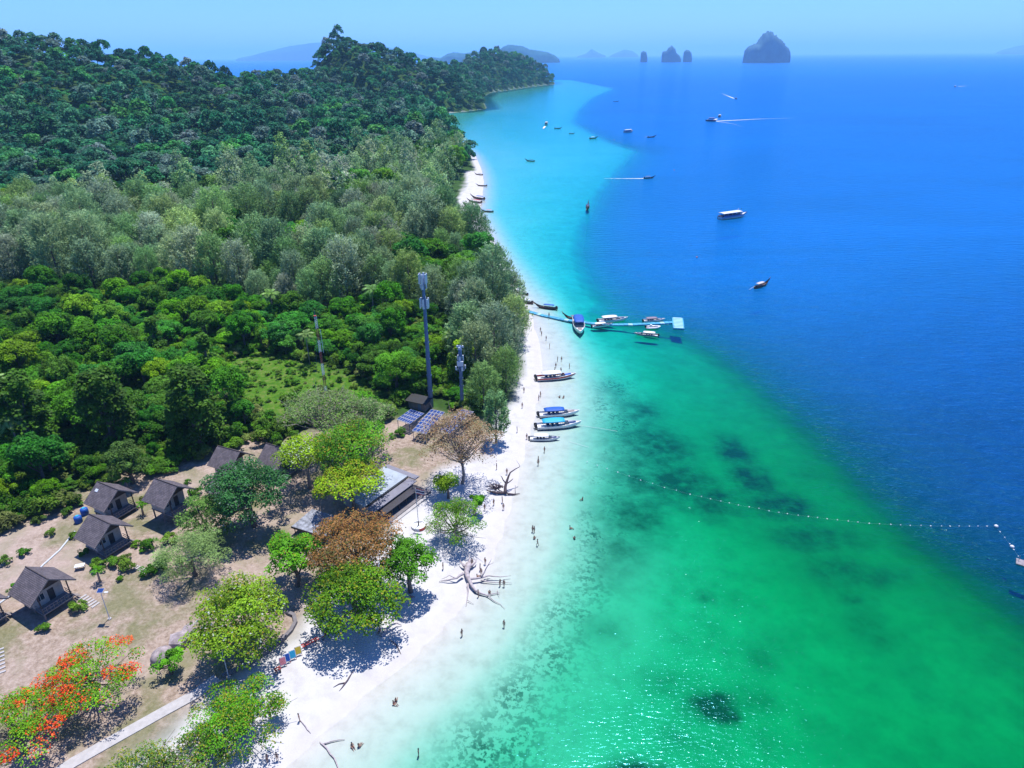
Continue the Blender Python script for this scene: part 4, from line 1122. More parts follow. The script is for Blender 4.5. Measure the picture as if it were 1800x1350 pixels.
def bungalow(pb, pf, label, hatch=False, lift=0.0):
    zr = 6.1 + lift
    g = on_ground(*((pb[0] + pf[0]) / 2, (pb[1] + pf[1]) / 2 + 34)); zt = g.z + zr
    A, B = gp(*pb, zt), gp(*pf, zt)
    yaw = yaw_of(A, B)
    r = empty('bungalow', ((A.x + B.x) / 2, (A.y + B.y) / 2, g.z), yaw)
    r.scale = (1, 1, 1)
    hl = 3.0; hw = 3.5; ze = zr - 2.75; fl = 1.0 + lift
    gable_roof(r, hw, -hl, hl, zr, ze)
    # walls with a doorway and a window towards the porch
    wx0, wx1, wy = -2.5, 0.9, 2.2
    mb = MB()
    mb.box(((wx0 + wx1) / 2, wy, (fl + ze + 0.6) / 2), (wx1 - wx0, 0.12, ze + 0.6 - fl), M_PLASTER)
    mb.box(((wx0 + wx1) / 2, -wy, (fl + ze + 0.6) / 2), (wx1 - wx0, 0.12, ze + 0.6 - fl), M_PLASTER)
    mb.box((wx0, 0, (fl + ze + 0.6) / 2), (0.12, 2 * wy - 0.13, ze + 0.6 - fl), M_PLASTER)
    for y0, y1, z0, z1 in ((-2.13, -1.7, 0, 9), (-0.5, 0.0, 0, 9), (0.95, 2.13, 0, 9), (-1.7, -0.5, 0, 0.9), (-1.7, -0.5, 2.0, 9), (0.0, 0.95, 2.05, 9)):
        z1 = min(z1, ze + 0.6 - fl)
        mb.box((wx1, (y0 + y1) / 2, fl + (z0 + z1) / 2), (0.12, y1 - y0, z1 - z0), M_PLASTER)
    mb.build('wall', r)
    mb = MB(); mb.box((wx1 - 0.02, -1.1, fl + 1.45), (0.05, 1.18, 1.08), M_GLASS); w = mb.build('window', r)
    mb = MB()
    for dy in (-0.59, 0, 0.59): mb.box((wx1 + 0.04, -1.1 + dy, fl + 1.45), (0.05, 0.05, 1.1), M_WHITE)
    mb.build('frame', w)
    mb = MB(); mb.box((wx1 - 0.01, 0.475, fl + 1.02), (0.05, 0.93, 2.0), M_WOODD); mb.build('door', r)
    mb = MB(); mb.prism([(0, -2.3), (0, 2.3), (0, 0)], 0, 0, M_WOODD)
    mb = MB(); gx = 1.55
    V = [(gx, -2.75, ze + 0.55), (gx, 2.75, ze + 0.55), (gx, 0, zr - 0.12), (gx + 0.08, -2.75, ze + 0.55), (gx + 0.08, 2.75, ze + 0.55), (gx + 0.08, 0, zr - 0.12)]
    mb.add(V, [(0, 2, 1), (3, 4, 5), (0, 1, 4, 3), (1, 2, 5, 4), (2, 0, 3, 5)], M_WOODD); mb.build('gable_panel', r)
    mb = MB(); mb.box((0.3, 0, fl - 0.09), (5.9, 4.7, 0.16), M_WOODG); mb.build('porch_floor', r)
    mb = MB()
    for z in (0.5, 0.95): mb.box((3.15, 0, fl + z), (0.07, 4.6, 0.09), M_WOODG)
    for sg in (-1, 1):
        for z in (0.5, 0.95): mb.box((2.2, sg * 2.27, fl + z), (1.85, 0.07, 0.08), M_WOODG)
    for k in range(9): mb.box((3.15, -2.2 + k * 0.55, fl + 0.45), (0.06, 0.06, 0.95), M_WOODG)
    mb.build('railing', r)
    for x in (-2.4, 0.3, 2.95):
        for y in (-2.15, 2.15):
            mb = MB(); mb.box((x, y, fl / 2 - 0.27), (0.2, 0.2, fl + 0.3), M_CONCD); mb.build('stilt', r)
    for y in (-2.15, 2.15):
        mb = MB(); mb.box((2.95, y, (fl + ze + 0.8) / 2), (0.15, 0.15, ze + 0.75 - fl), M_WOODD); mb.build('porch_post', r)
    mb = MB(); n = max(3, int(fl / 0.25))
    for k in range(n): mb.box((2.4 + 0 * k, 2.45 + 0.28 * k, fl - 0.12 - k * fl / n), (1.0, 0.28, 0.06), M_WOODG)
    mb.build('stairs', r)
    if hatch:
        mb = MB(); mb.box((-1.7, -1.2, zr - 0.80), (0.75, 0.55, 0.05), M_PANTEN, M=Matrix.Rotation(math.atan2(2.75, 3.5), 3, 'X')); mb.build('roof_hatch', r)
    return tag(r, label, 'bungalow', 'stilted bungalows of the clearing')

bungalow((41, 994), (89, 1021), 'brown roofed stilted bungalow nearest the camera, beside the slab steps')
bungalow((153, 902), (197, 923), 'middle bungalow of the left row, with blue barrels behind it')
bungalow((167, 845), (211, 863), 'bungalow with a pale hatch in its brown roof', hatch=True)
bungalow((269, 840), (314, 856), 'taller bungalow on long stilts right of the hatch roofed one', lift=1.3)
bungalow((380, 783), (424, 795), 'bungalow at the jungle edge, above the big dark green tree')
bungalow((383, 828), (420, 838), 'bungalow half hidden behind the big dark green tree')
bungalow((467, 779), (508, 791), 'bungalow under the pale grey green spreading tree')
bungalow((-84, 1030), (-36, 1055), 'bungalow cut off by the left edge, only its roof corner showing')

def slab_building():
    """long flat roofed beach building: stepped roofs that come down towards the sand"""
    A = gp(717, 837, 4.0); B = gp(660, 878, 4.0)
    yaw = yaw_of(A, B); g = 1.6
    r = empty('beach_building', (A.x, A.y, g), yaw)      # +x runs along the building, -y or +y down to the beach
    Lx = (B - A).length * 1.3
    C = gp(734, 838, 3.4)
    loc = Matrix.Rotation(-yaw, 3, 'Z') @ (C - A); sg = 1 if loc.y > 0 else -1
    def part(nm, x0, x1, y0, y1, z0, z1, m):
        mb = MB(); mb.box(((x0 + x1) / 2, sg * (y0 + y1) / 2, (z0 + z1) / 2 - 0), (x1 - x0, abs(y1 - y0), z1 - z0), m); return mb.build(nm, r)
    part('main_roof', 0, Lx, -6.5, -0.1, 2.25, 2.45, M_ROOFW)
    part('roof_edge', -1.3, -0.003, -6.5, 1.9, 2.16, 2.34, M_ROOFL)
    part('gutter', 0.2, Lx - 0.3, -0.097, 0.25, 2.2, 2.38, M_BLACK)
    part('veranda_roof', 0, Lx, 0.25, 2.3, 1.95, 2.10, M_ROOFL)
    part('awning', 0.8, Lx - 0.4, 2.303, 4.0, 1.55, 1.63, M_ROOFD)
    part('wall', 0.4, Lx - 0.4, -6.2, -6.0, -0.2, 2.25, M_PLASTER)
    part('wall', 0.4, Lx - 0.4, -0.4, -0.2, -0.2, 2.2, M_PLASTER)
    part('wall', 0.4, 0.6, -6.0, -0.4, -0.2, 2.25, M_PLASTER)
    part('wall', Lx - 0.6, Lx - 0.4, -6.0, -0.4, -0.2, 2.25, M_PLASTER)
    part('terrace', -1.0, Lx - 0.8, 0.2, 4.9, -0.5, 0.12, M_CONCD)
    part('terrace_step', 0.5, Lx - 1.2, 4.9, 5.6, -0.5, -0.05, M_CONC)
    for k in range(6):
        part('post', 0.9 + k * (Lx - 1.9) / 5, 1.02 + k * (Lx - 1.9) / 5, 3.75, 3.87, 0.12, 1.55, M_WOODD)
    return tag(r, 'long flat roofed beach building with white, lavender and black roof strips', 'building')
slab_building()

def pavilion():
    A, B = gp(512, 926, 3.6), gp(563, 942, 3.6)
    yaw = yaw_of(A, B); L_ = (B - A).length
    C = gp(550, 882, 3.6); lc = Matrix.Rotation(-yaw, 3, 'Z') @ (C - A); sg = 1 if lc.y > 0 else -1
    r = empty('pavilion', (A.x, A.y, 1.6), yaw); D_ = abs(lc.y) * 0.75
    def part(nm, x0, x1, y0, y1, z0, z1, m):
        mb = MB(); mb.box(((x0 + x1) / 2, sg * (y0 + y1) / 2, (z0 + z1) / 2), (x1 - x0, y1 - y0, z1 - z0), m); return mb.build(nm, r)
    part('flat_roof', 0, L_ * 1.15, 0.06, D_, 1.9, 2.05, mat('leaf_strewn_roof', (0.20, 0.21, 0.24), 0.85, var=0.65, scale=1.6))
    part('fascia', -0.05, L_ * 1.15 + 0.05, -0.04, 0.058, 1.7, 2.09, M_BLACK)
    part('back_wall', 0.4, L_ * 1.1, D_ - 0.6, D_ - 0.4, -0.3, 1.9, M_PLASTER)
    part('side_wall', L_ * 1.1 - 0.2, L_ * 1.1, 0.8, D_ - 0.6, -0.3, 1.9, M_PLASTER)
    part('floor_slab', 0, L_ * 1.15, 0.2, D_, -0.4, 0.05, M_CONC)
    for k in range(4): part('post', 0.3 + k * L_ * 0.33, 0.42 + k * L_ * 0.33, 0.3, 0.42, 0.05, 1.9, M_WOODD)
    return tag(r, 'open pavilion with a pale leaf strewn flat roof beside the rust brown tree', 'pavilion')
pavilion()

def far_house(px, py, w, d, h, mroof, label, rz=0.0):
    p = on_ground(px, py)
    r = empty('house', p, rz)
    mb = MB(); mb.box((0, 0, h * 0.3 - 0.5), (w * 0.9, d * 0.85, h * 0.6 + 1), M_PLASTER); mb.build('wall', r)
    gable_roof(r, d / 2 + 0.4, -w / 2, w / 2, h, h * 0.62, 0.14, mroof)
    for k in (-1, 1):
        mb = MB(); mb.box((k * w * 0.25, -d * 0.425 - 0.03, h * 0.33), (w * 0.15, 0.05, h * 0.25), M_GLASS); mb.build('window', r)
    return tag(r, label, 'house')
M_TIN = mat('tin_roof_pale', (0.45, 0.44, 0.47), 0.5, var=0.15, scale=0.4)
M_TINR = mat('tin_roof_pink', (0.42, 0.26, 0.27), 0.6, var=0.2, scale=0.4)
far_house(624, 305, 17, 9, 8.0, M_TIN, 'long pale roofed house among the casuarinas', R(-4))
far_house(652, 304, 8, 7, 7.0, M_TIN, 'small pale roofed house beside the long roofed one', R(35))
far_house(692, 246, 11, 7, 9.0, M_TINR, 'pinkish roofed house in the far village', R(10))
far_house(716, 246, 9, 7, 9.0, M_TIN, 'white roofed house in the far village near the shore', R(-20))
p = on_ground(752, 722)
def equipment_hut():
    r = empty('equipment_hut', p + Vector((-2.2, 1.5, 0)), R(-25))
    mb = MB(); mb.box((0, 0, 1.0), (4.6, 2.4, 2.4), M_CONCD); mb.build('wall', r)
    mb = MB(); mb.box((0, 0, 2.45), (6.0, 3.4, 0.14), M_BLACK, M=Matrix.Rotation(R(8), 3, 'X')); mb.build('roof', r)
    mb = MB(); mb.box((0.8, -1.23, 0.9), (0.9, 0.05, 1.9), M_STEEL); mb.build('door', r)
    return tag(r, 'low black roofed equipment hut at the foot of the tall mast', 'hut')
equipment_hut()

# ------------------------------------------------------------------ solar panels
def solar_array(c0, cu, cv, nu, nv, z, label):
    """corner, corner along the long side, corner along the short side, all as pixels at height z"""
    a = gp(*c0, z); bu = gp(*cu, z + 0.5); bv = gp(*cv, z)
    r = empty('solar_array', (a.x, a.y, 1.8))
    o0 = Vector((0, 0, z - 1.8)); U = (bu - a) / nu; Vv = (bv - a) / nv
    n = U.cross(Vv).normalized()
    if n.z < 0: n = -n
    u1 = U.normalized(); v1 = (Vv - u1 * Vv.dot(u1)).normalized()
    M = Matrix((u1, v1, n)).transposed()
    pu, pv = U.length * 0.93, abs(Vv.dot(v1)) * 0.90
    me = None
    for i in range(nu):
        for j in range(nv):
            c = o0 + U * (i + 0.5) + Vv * (j + 0.5)
            if me is None:
                mb = MB(); mb.box((0, 0, 0), (pu, pv, 0.05), M_ALU)
                me = mb.mesh('solar_panel')
                mb = MB(); mb.box((0, 0, 0.028), (pu * 0.86, pv * 0.86, 0.012), M_SOLAR); mc = mb.mesh('cell')
            o = link(bpy.data.objects.new('solar_panel', me), r); o.matrix_local = Matrix.Translation(c) @ M.to_4x4()
            link(bpy.data.objects.new('cell', mc), o)
    mb = MB()
    for k in range(4):
        q = o0 + U * nu * k / 3
        mb.tube([q - n * 0.08, q + Vv * nv - n * 0.08], 0.06, M_ALU, 4)
    mb.build('rail', r)
    for k in (0, 0.5, 1):
        for j in (0.08, 0.92):
            q = o0 + U * nu * k + Vv * nv * j
            mb = MB(); mb.tube([(q.x, q.y, -0.6), (q.x, q.y, q.z - 0.1)], 0.07, M_STEEL, 5); mb.build('leg', r)
    return tag(r, label, 'solar array')
solar_array((697, 737), (722, 719), (721, 745), 4, 6, 4.2, 'blue solar panel array on stilts, the one nearer the jungle')
solar_array((724, 757), (758, 719), (749, 763), 7, 4, 3.9, 'greyish solar panel array in front of the tall mast')
solar_array((770, 757), (812, 719), (792, 762), 6, 3, 3.6, 'solar panel array mostly hidden by the withered tree')

# ------------------------------------------------------------------ masts
def z_at(X, Y, py):
    lo, hi = 0.0, 79.0
    for _ in range(40):
        m_ = (lo + hi) / 2
        if to_px(np.array([[X, Y]]), np.array([m_]))[1][0] > py: lo = m_
        else: hi = m_
    return lo
def mast(px, py, ptop, r0, r1, label, clusters, extra=None):
    b = on_ground(px, py); h = z_at(b.x, b.y, ptop) - b.z
    r = empty('mobile_mast', b)
    mb = MB(); n = 8
    mb.tube([(0, 0, -0.5)] + [(0, 0, h * k / n) for k in range(1, n)] + [(0, 0, h * 0.985)], [r0] + [r0 + (r1 - r0) * k / n for k in range(1, n)] + [r1], M_STEEL, 12); mb.build('pole', r, True)
    for k in range(1, n):
        mb = MB(); rr = r0 + (r1 - r0) * k / n; mb.tube([(0, 0, h * k / n - 0.12), (0, 0, h * k / n + 0.12)], rr + 0.09, M_STEEL, 12); mb.build('flange', r)
    mb = MB()
    for k in range(int(h / 0.9)):
        z = 1 + k * 0.9; rr = r0 + (r1 - r0) * z / h
        if z < h * 0.95: mb.box((0, -rr - 0.14, z), (0.45, 0.05, 0.05), M_STEEL)
    mb.build('climbing_rungs', r)
    for fz, cnt, rad, ph in clusters:
        z = h * fz
        mb = MB()
        for k in range(cnt):
            a = k * 2 * math.pi / cnt + 0.4; mb.tube([(0, 0, z), (math.cos(a) * rad, math.sin(a) * rad, z)], 0.06, M_STEEL, 4)
        mb.tube([(math.cos(t * math.pi / 6) * rad * 0.9, math.sin(t * math.pi / 6) * rad * 0.9, z - 0.6) for t in range(13)], 0.05, M_STEEL, 4, caps=False)
        mb.build('platform', r)
        for k in range(cnt):
            a = k * 2 * math.pi / cnt + 0.4
            mb = MB(); mb.box((math.cos(a) * (rad + 0.15), math.sin(a) * (rad + 0.15), z), (0.24, 0.42, ph), M_PANTEN, rz=a); mb.build('antenna_panel', r)
    if extra:
        mb = MB(); z = h * extra[0]
        mb.box((0, -r1 - 0.55, z), (extra[1], 0.35, extra[1] * 0.8), M_PANTEN); mb.build('equipment_box', r)
    mb = MB(); mb.tube([(0, 0, h * 0.98), (0, 0, h)], [r1 * 0.3, 0.03], M_STEEL, 5); mb.build('lightning_rod', r)
    return tag(r, label, 'mast')
mast(758, 715, 478, 0.62, 0.30, 'tall grey blue mobile phone mast with antennas behind the solar panels', [(0.955, 6, 0.75, 2.3), (0.90, 3, 0.6, 1.0), (0.785, 6, 0.85, 2.3)])
mast(813, 720, 606, 0.48, 0.38, 'shorter grey mast with a boxy antenna head near the beach', [(0.66, 4, 1.0, 0.9), (0.80, 3, 0.55, 1.3), (0.965, 3, 0.6, 0.5)], (0.74, 1.5))
def lattice_mast():
    b = on_ground(584, 772); h = z_at(b.x, b.y, 556) - b.z
    r = empty('lattice_mast', b)
    n = 11; w = 0.28; M_REDD = mat('faded_mast_red', (0.20, 0.055, 0.05), 0.6, var=0.25)
    for k in range(n):
        m = M_RWHITE if k % 2 == 0 else M_REDD
        z0, z1 = h * k / n, h * (k + 1) / n - 0.01
        mb = MB(); cs = [(math.cos(a) * w, math.sin(a) * w) for a in (0.3, 2.394, 4.489)]
        for x, y in cs: mb.tube([(x, y, z0), (x, y, z1)], 0.06, m, 4)
        q = 6
        for j in range(q):
            za, zb = z0 + (z1 - z0) * j / q, z0 + (z1 - z0) * (j + 1) / q
            for i in range(3):
                a, c = cs[i], cs[(i + 1) % 3]
                mb.tube([(a[0], a[1], za), (c[0], c[1], zb)], 0.035, m, 3, caps=False)
        mb.build('mast_section', r)
    mb = MB(); mb.tube([(0, 0, h), (0, 0, h + 1.2)], 0.04, M_STEEL, 4); mb.box((0, 0, h + 0.1), (0.5, 0.5, 0.12), M_RED); mb.build('beacon', r)
    for a in (0.3, 2.394, 4.489):
        mb = MB(); mb.tube([(0.3 * math.cos(a), 0.3 * math.sin(a), h * 0.85), (9 * math.cos(a), 9 * math.sin(a), 0)], 0.012, M_STEEL, 3); mb.build('guy_wire', r)
    mb = MB(); mb.tube([(0.7, 0.1, h * 0.72), (0.7, 0.1, h * 0.9)], 0.05, M_PANTEN, 5); mb.box((0.35, 0.05, h * 0.8), (0.7, 0.05, 0.05), M_STEEL); mb.build('whip_antenna', r)
    return tag(r, 'slim red and white lattice mast rising from the meadow', 'mast')
lattice_mast()

# ------------------------------------------------------------------ path, kerbs, steps
def ribbon(name, px, width, z0, h, m, label=None, cat=None, kind=None, lift=0.02):
    pts = [on_ground(*p) for p in px]
    L_ = []; R_ = []
    for i, p in enumerate(pts):
        a = pts[max(i - 1, 0)]; b = pts[min(i + 1, len(pts) - 1)]
        t = Vector((b.x - a.x, b.y - a.y, 0)).normalized(); nrm = Vector((-t.y, t.x, 0)) * width / 2
        L_.append(p + nrm); R_.append(p - nrm)
    secs = []
    for l, r_ in zip(L_, R_):
        zt = max(float(terrain_h([[l.x, l.y]])[0]), float(terrain_h([[r_.x, r_.y]])[0])) + h + lift
        secs.append([(l.x, l.y, zt - h - 0.5), (l.x, l.y, zt), (r_.x, r_.y, zt), (r_.x, r_.y, zt - h - 0.5)])
    mb = MB(); mb.loft(secs, m, closed=True)
    o = mb.build(name)
    return tag(o, label, cat, kind=kind)
def dense(px, k=4):
    out = []
    for i in range(len(px) - 1):
        for t in range(k): out.append((px[i][0] + (px[i + 1][0] - px[i][0]) * t / k, px[i][1] + (px[i + 1][1] - px[i][1]) * t / k))
    return out + [px[-1]]
ribbon('path', dense([(60, 1385), (130, 1340), (215, 1292), (290, 1250), (345, 1220), (382, 1192)]), 1.7, 0, 0.06, M_CONC, 'pale concrete footpath above the beach', kind='structure')
ribbon('stone_kerb', dense([(392, 1190), (430, 1172), (465, 1150), (495, 1128), (512, 1110), (520, 1095), (517, 1083), (505, 1078)]), 0.55, 0, 0.42, M_CONCD, 'curved dark stone kerb under the almond tree', 'kerb')
M_SLAB = mat('step_slab', (0.36, 0.34, 0.33), 0.85, var=0.12, scale=2)
def slab_steps(pa, pb, n, w, d, label):
    a, b = on_ground(*pa), on_ground(*pb); yaw = yaw_of(a, b)
    r = empty('slab_steps', a, 0)
    mb = MB(); mb.box((0, 0, 0), (d, w, 0.10), M_SLAB); me = mb.mesh('slab')
    for k in range(n):
        q = a.lerp(b, k / (n - 1)) - a
        zz = float(terrain_h([[a.x + q.x, a.y + q.y]])[0]) - a.z
        o = link(bpy.data.objects.new('slab', me), r); o.location = (q.x, q.y, zz + 0.06); o.rotation_euler = (0, 0, yaw + 0.05 * (k % 3 - 1))
    return tag(r, label, 'steps')
slab_steps((145, 1050), (168, 1064), 6, 1.3, 0.36, 'pale slab steps beside the nearest bungalow')
slab_steps((239, 997), (257, 1006), 6, 0.9, 0.3, 'small slab steps on the slope below the middle bungalow')
slab_steps((0, 1142), (3, 1182), 7, 1.0, 0.32, 'pale slab steps at the left edge')
slab_steps((165, 1006), (176, 992), 4, 1.0, 0.5, 'broken pale slabs below the middle bungalow')

# ------------------------------------------------------------------ street furniture
def solar_lamp(pb, h, label, s=1.0):
    b = on_ground(*pb); r = empty('solar_lamp', b)
    mb = MB(); mb.tube([(0, 0, -0.1), (0, 0, 0.15)], 0.28, M_CONC, 8); mb.build('footing', r)
    mb = MB(); mb.tube([(0, 0, 0.1), (0, 0, h)], [0.07, 0.05], M_PANTEN, 6); mb.build('pole', r)
    mb = MB(); mb.box((0, 0.1, h + 0.18), (0.95 * s, 0.8 * s, 0.05), M_ALU, M=Matrix.Rotation(R(18), 3, 'X')); pn = mb.build('solar_panel', r)
    mb = MB(); mb.box((0, 0.1, h + 0.215), (0.86 * s, 0.70 * s, 0.02), M_SOLAR, M=Matrix.Rotation(R(18), 3, 'X')); mb.build('cell', pn)
    mb = MB(); mb.tube([(0, 0, h - 0.25), (-0.8 * s if pb[0] > 300 else 0.8 * s, -0.1, h + 0.05)], 0.04, M_PANTEN, 5); mb.build('arm', r)
    mb = MB(); mb.box((-0.95 * s if pb[0] > 300 else 0.95 * s, -0.12, h + 0.05), (0.55 * s, 0.25 * s, 0.10), M_WHITE); mb.build('lamp_head', r)
    return tag(r, label, 'lamp')
solar_lamp((193, 1088), 5.4, 'solar street lamp on the bare slope right of the nearest bungalow')
solar_lamp((402, 1190), 5.4, 'solar street lamp at the end of the concrete path')
solar_lamp((689, 938), 2.2, 'short solar lamp on the sand beside the flat roofed building', 0.75)

def flagpole():
    b = on_ground(736, 926); r = empty('flagpole_planter', b)
    mb = MB(); n = 20; R1, R2 = 1.35, 1.15
    ring = [[(R1 * math.cos(2 * math.pi * k / n), R1 * math.sin(2 * math.pi * k / n), z) for k in range(n)] for z in (-0.3, 0.5)] + [[(R2 * math.cos(2 * math.pi * k / n), R2 * math.sin(2 * math.pi * k / n), z) for k in range(n)] for z in (0.5, 0.35)]
    mb.loft(ring, M_WHITE, closed=True, cap0=False, cap1=True); mb.build('planter', r)
    mb = MB()
    for k in range(6):
        a = -1.2 + k * 0.28; mb.box((math.cos(a) * 1.365, math.sin(a) * 1.365, 0.15), (0.04, 0.40, 0.62), M_RED, rz=a)
    mb.build('red_facing', r)
    mb = MB(); mb.tube([(0, 0, 0.3), (0, 0, 1.3)], 0.12, M_WOODD, 6); mb.tube([(-0.6, 0, 1.0), (0.6, 0, 1.0)], 0.05, M_WOODD, 5); mb.build('pole_stand', r)
    h = z_at(b.x, b.y, 858) - b.z
    mb = MB(); mb.tube([(0, 0, 1.2), (0, 0, h)], [0.07, 0.04], M_WHITE, 6); mb.build('pole', r)
    fl = empty_part = None
    cols = [M_RED, M_WHITE, M_NAVY, M_WHITE, M_RED]; hh = [0.2, 0.2, 0.4, 0.2, 0.2]; z = h - 0.1
    mb = MB()
    for m, q in zip(cols, hh):
        secs = [[(0.04 + 0.3 * i, 0.10 * math.sin(i * 1.3), z - 0.06 * i), (0.04 + 0.3 * i, 0.10 * math.sin(i * 1.3), z - q - 0.06 * i)] for i in range(6)]
        mb.loft(secs, m, closed=False, cap0=False, cap1=False); z -= q
    mb.build('flag', r)
    return tag(r, 'white round planter with a flagpole on the sand', 'flagpole')
flagpole()

def boulder(px, py, r, label, seed, ang=0.0, sc=(1, 1, 0.8)):
    bm = bmesh.new(); bmesh.ops.create_icosphere(bm, subdivisions=3 if not ang else 1, radius=r)
    rr = random.Random(seed)
    for v in bm.verts:
        f = 1 + (rr.random() - 0.5) * (0.10 if not ang else 0.35)
        v.co = Vector((v.co.x * sc[0] * f, v.co.y * sc[1] * f, v.co.z * sc[2] * f))
    me = bpy.data.meshes.new('boulder'); bm.to_mesh(me); bm.free(); me.materials.append(M_STONE)
    if not ang: me.polygons.foreach_set('use_smooth', np.ones(len(me.polygons), bool))
    o = link(bpy.data.objects.new('boulder', me)); p = on_ground(px, py); o.location = p + Vector((0, 0, r * 0.35)); o.rotation_euler = (0, 0, seed)
    return tag(o, label, 'boulder')
boulder(286, 1158, 1.5, 'rounded grey boulder beside the small sapling', 1, sc=(1.1, 0.9, 0.85))
boulder(318, 1132, 1.6, 'angular grey boulder at the foot of the almond tree', 4, 1.0, (1.1, 1, 0.9))
boulder(334, 1112, 1.3, 'angular boulder half under the almond tree leaves', 9, 1.0, (1, 1, 0.9))

# sign boards and benches on the sand
def beach_board(px, py, m, label):
    b = on_ground(px, py); r = empty('beach_board', b, R(28))
    mb = MB(); mb.box((0, 0.18, 0.95), (0.95, 0.05, 1.25), M_WHITE, M=Matrix.Rotation(R(-22), 3, 'X')); fr = mb.build('board', r)
    mb = MB(); mb.box((0, 0.14, 0.97), (0.80, 0.03, 1.05), m, M=Matrix.Rotation(R(-22), 3, 'X')); mb.build('print', fr)
    for x in (-0.4, 0.4):
        mb = MB(); mb.tube([(x, -0.15, -0.1), (x, 0.3, 1.3)], 0.035, M_RED, 4); mb.tube([(x, 0.75, -0.1), (x, 0.35, 1.2)], 0.035, M_RED, 4); mb.build('leg', r)
    return tag(r, label, 'sign board')
beach_board(499, 1172, M_PINK, 'leaning beach board with a pink print, next to the low red stool')
beach_board(506, 1166, M_BLUE, 'leaning beach board with a blue print')
beach_board(516, 1160, M_CYAN, 'leaning beach board with a pale blue print')
beach_board(526, 1153, M_YEL, 'leaning beach board with a yellow print')
def bench(px, py, L_, label, yaw):
    b = on_ground(px, py); r = empty('timber_bench', b, yaw)
    for y in (-0.2, 0.2):
        mb = MB(); mb.box((0, y, 0.62), (L_, 0.16, 0.09), M_RED); mb.build('plank', r)
    for x in (-L_ * 0.3, L_ * 0.3):
        mb = MB(); mb.box((x, 0, 0.55), (0.12, 0.75, 0.08), M_WOODD); mb.box((x, -0.3, 0.2), (0.12, 0.10, 0.7), M_WOODD); mb.box((x, 0.3, 0.2), (0.12, 0.10, 0.7), M_WOODD); mb.build('trestle', r)
    return tag(r, label, 'bench')
bench(546, 1134, 2.6, 'long red timber bench on the sand beside the boards', R(38))
bench(489, 1181, 0.9, 'low red stool at the end of the row of boards', R(38))
def motorbike():
    b = on_ground(571, 1120); r = empty('motorbike', b, R(80)); r.rotation_euler = (0, R(8), R(80))
    for x in (-0.62, 0.62):
        mb = MB(); mb.tube([(x + 0.3 * math.cos(t * math.pi / 7), 0, 0.32 + 0.3 * math.sin(t * math.pi / 7)) for t in range(15)], 0.06, M_BLACK, 5, caps=False)
        for t in range(5): mb.tube([(x, 0, 0.32), (x + 0.28 * math.cos(t * 1.257), 0, 0.32 + 0.28 * math.sin(t * 1.257))], 0.02, M_ALU, 3)
        mb.build('wheel', r)
    mb = MB(); mb.loft([[(-0.75, -0.12, 0.6), (-0.75, 0.12, 0.6), (-0.75, 0.08, 0.8), (-0.75, -0.08, 0.8)], [(-0.2, -0.16, 0.4), (-0.2, 0.16, 0.4), (-0.2, 0.14, 0.8), (-0.2, -0.14, 0.8)], [(0.15, -0.12, 0.35), (0.15, 0.12, 0.35), (0.15, 0.12, 0.6), (0.15, -0.12, 0.6)], [(0.45, -0.18, 0.4), (0.45, 0.18, 0.4), (0.38, 0.1, 1.0), (0.38, -0.1, 1.0)]], M_RED, closed=True); mb.build('body', r)
    mb = MB(); mb.box((-0.4, 0, 0.86), (0.75, 0.26, 0.11), M_BLACK); mb.build('seat', r)
    mb = MB(); mb.tube([(0.36, -0.34, 1.08), (0.40, 0, 1.02), (0.36, 0.34, 1.08)], 0.025, M_BLACK, 5); mb.tube([(0.62, 0, 0.32), (0.40, 0, 1.02)], 0.04, M_ALU, 5); mb.build('handlebar', r)
    mb = MB(); mb.box((-0.7, 0, 1.0), (0.4, 0.4, 0.25), M_WHITE); mb.build('top_box', r)
    return tag(r, 'red and white motorbike parked at the edge of the tree shade', 'motorbike')
motorbike()
def barrel(px, py, label):
    b = on_ground(px, py); r = empty('water_barrel', b)
    mb = MB(); mb.tube([(0, 0, 0), (0, 0, 0.15), (0, 0, 0.8), (0, 0, 1.25), (0, 0, 1.4)], [0.62, 0.68, 0.70, 0.66, 0.45], M_BLUE, 14); mb.build('tank', r, True)
    mb = MB(); mb.tube([(0, 0, 1.38), (0, 0, 1.5)], 0.28, M_CYAN, 10); mb.build('lid', r)
    return tag(r, label, 'barrel', 'blue barrels')
barrel(139, 918, 'blue water barrel left of the middle bungalow roof')
barrel(150, 904, 'blue water barrel behind the middle bungalow roof')
mb = MB(); pts = [on_ground(*q) + Vector((0, 0, 0.12)) for q in dense([(132, 935), (105, 968), (76, 994), (30, 1040), (-20, 1075)], 3)]; mb.tube(pts, 0.13, M_PANTEN, 6)
tag(mb.build('water_pipe'), 'pale water pipe running downhill past the bungalows', 'pipe')
def yard_table():
    b = on_ground(142, 1000); r = empty('yard_table', b, 0.3)
    mb = MB(); mb.box((0, 0, 0.75), (1.5, 0.9, 0.07), M_WHITE); mb.build('table_top', r)
    for x in (-0.6, 0.6):
        for y in (-0.35, 0.35):
            mb = MB(); mb.box((x, y, 0.33), (0.07, 0.07, 0.8), M_STEEL); mb.build('leg', r)
    return tag(r, 'small white table on the bare yard', 'table')
yard_table()

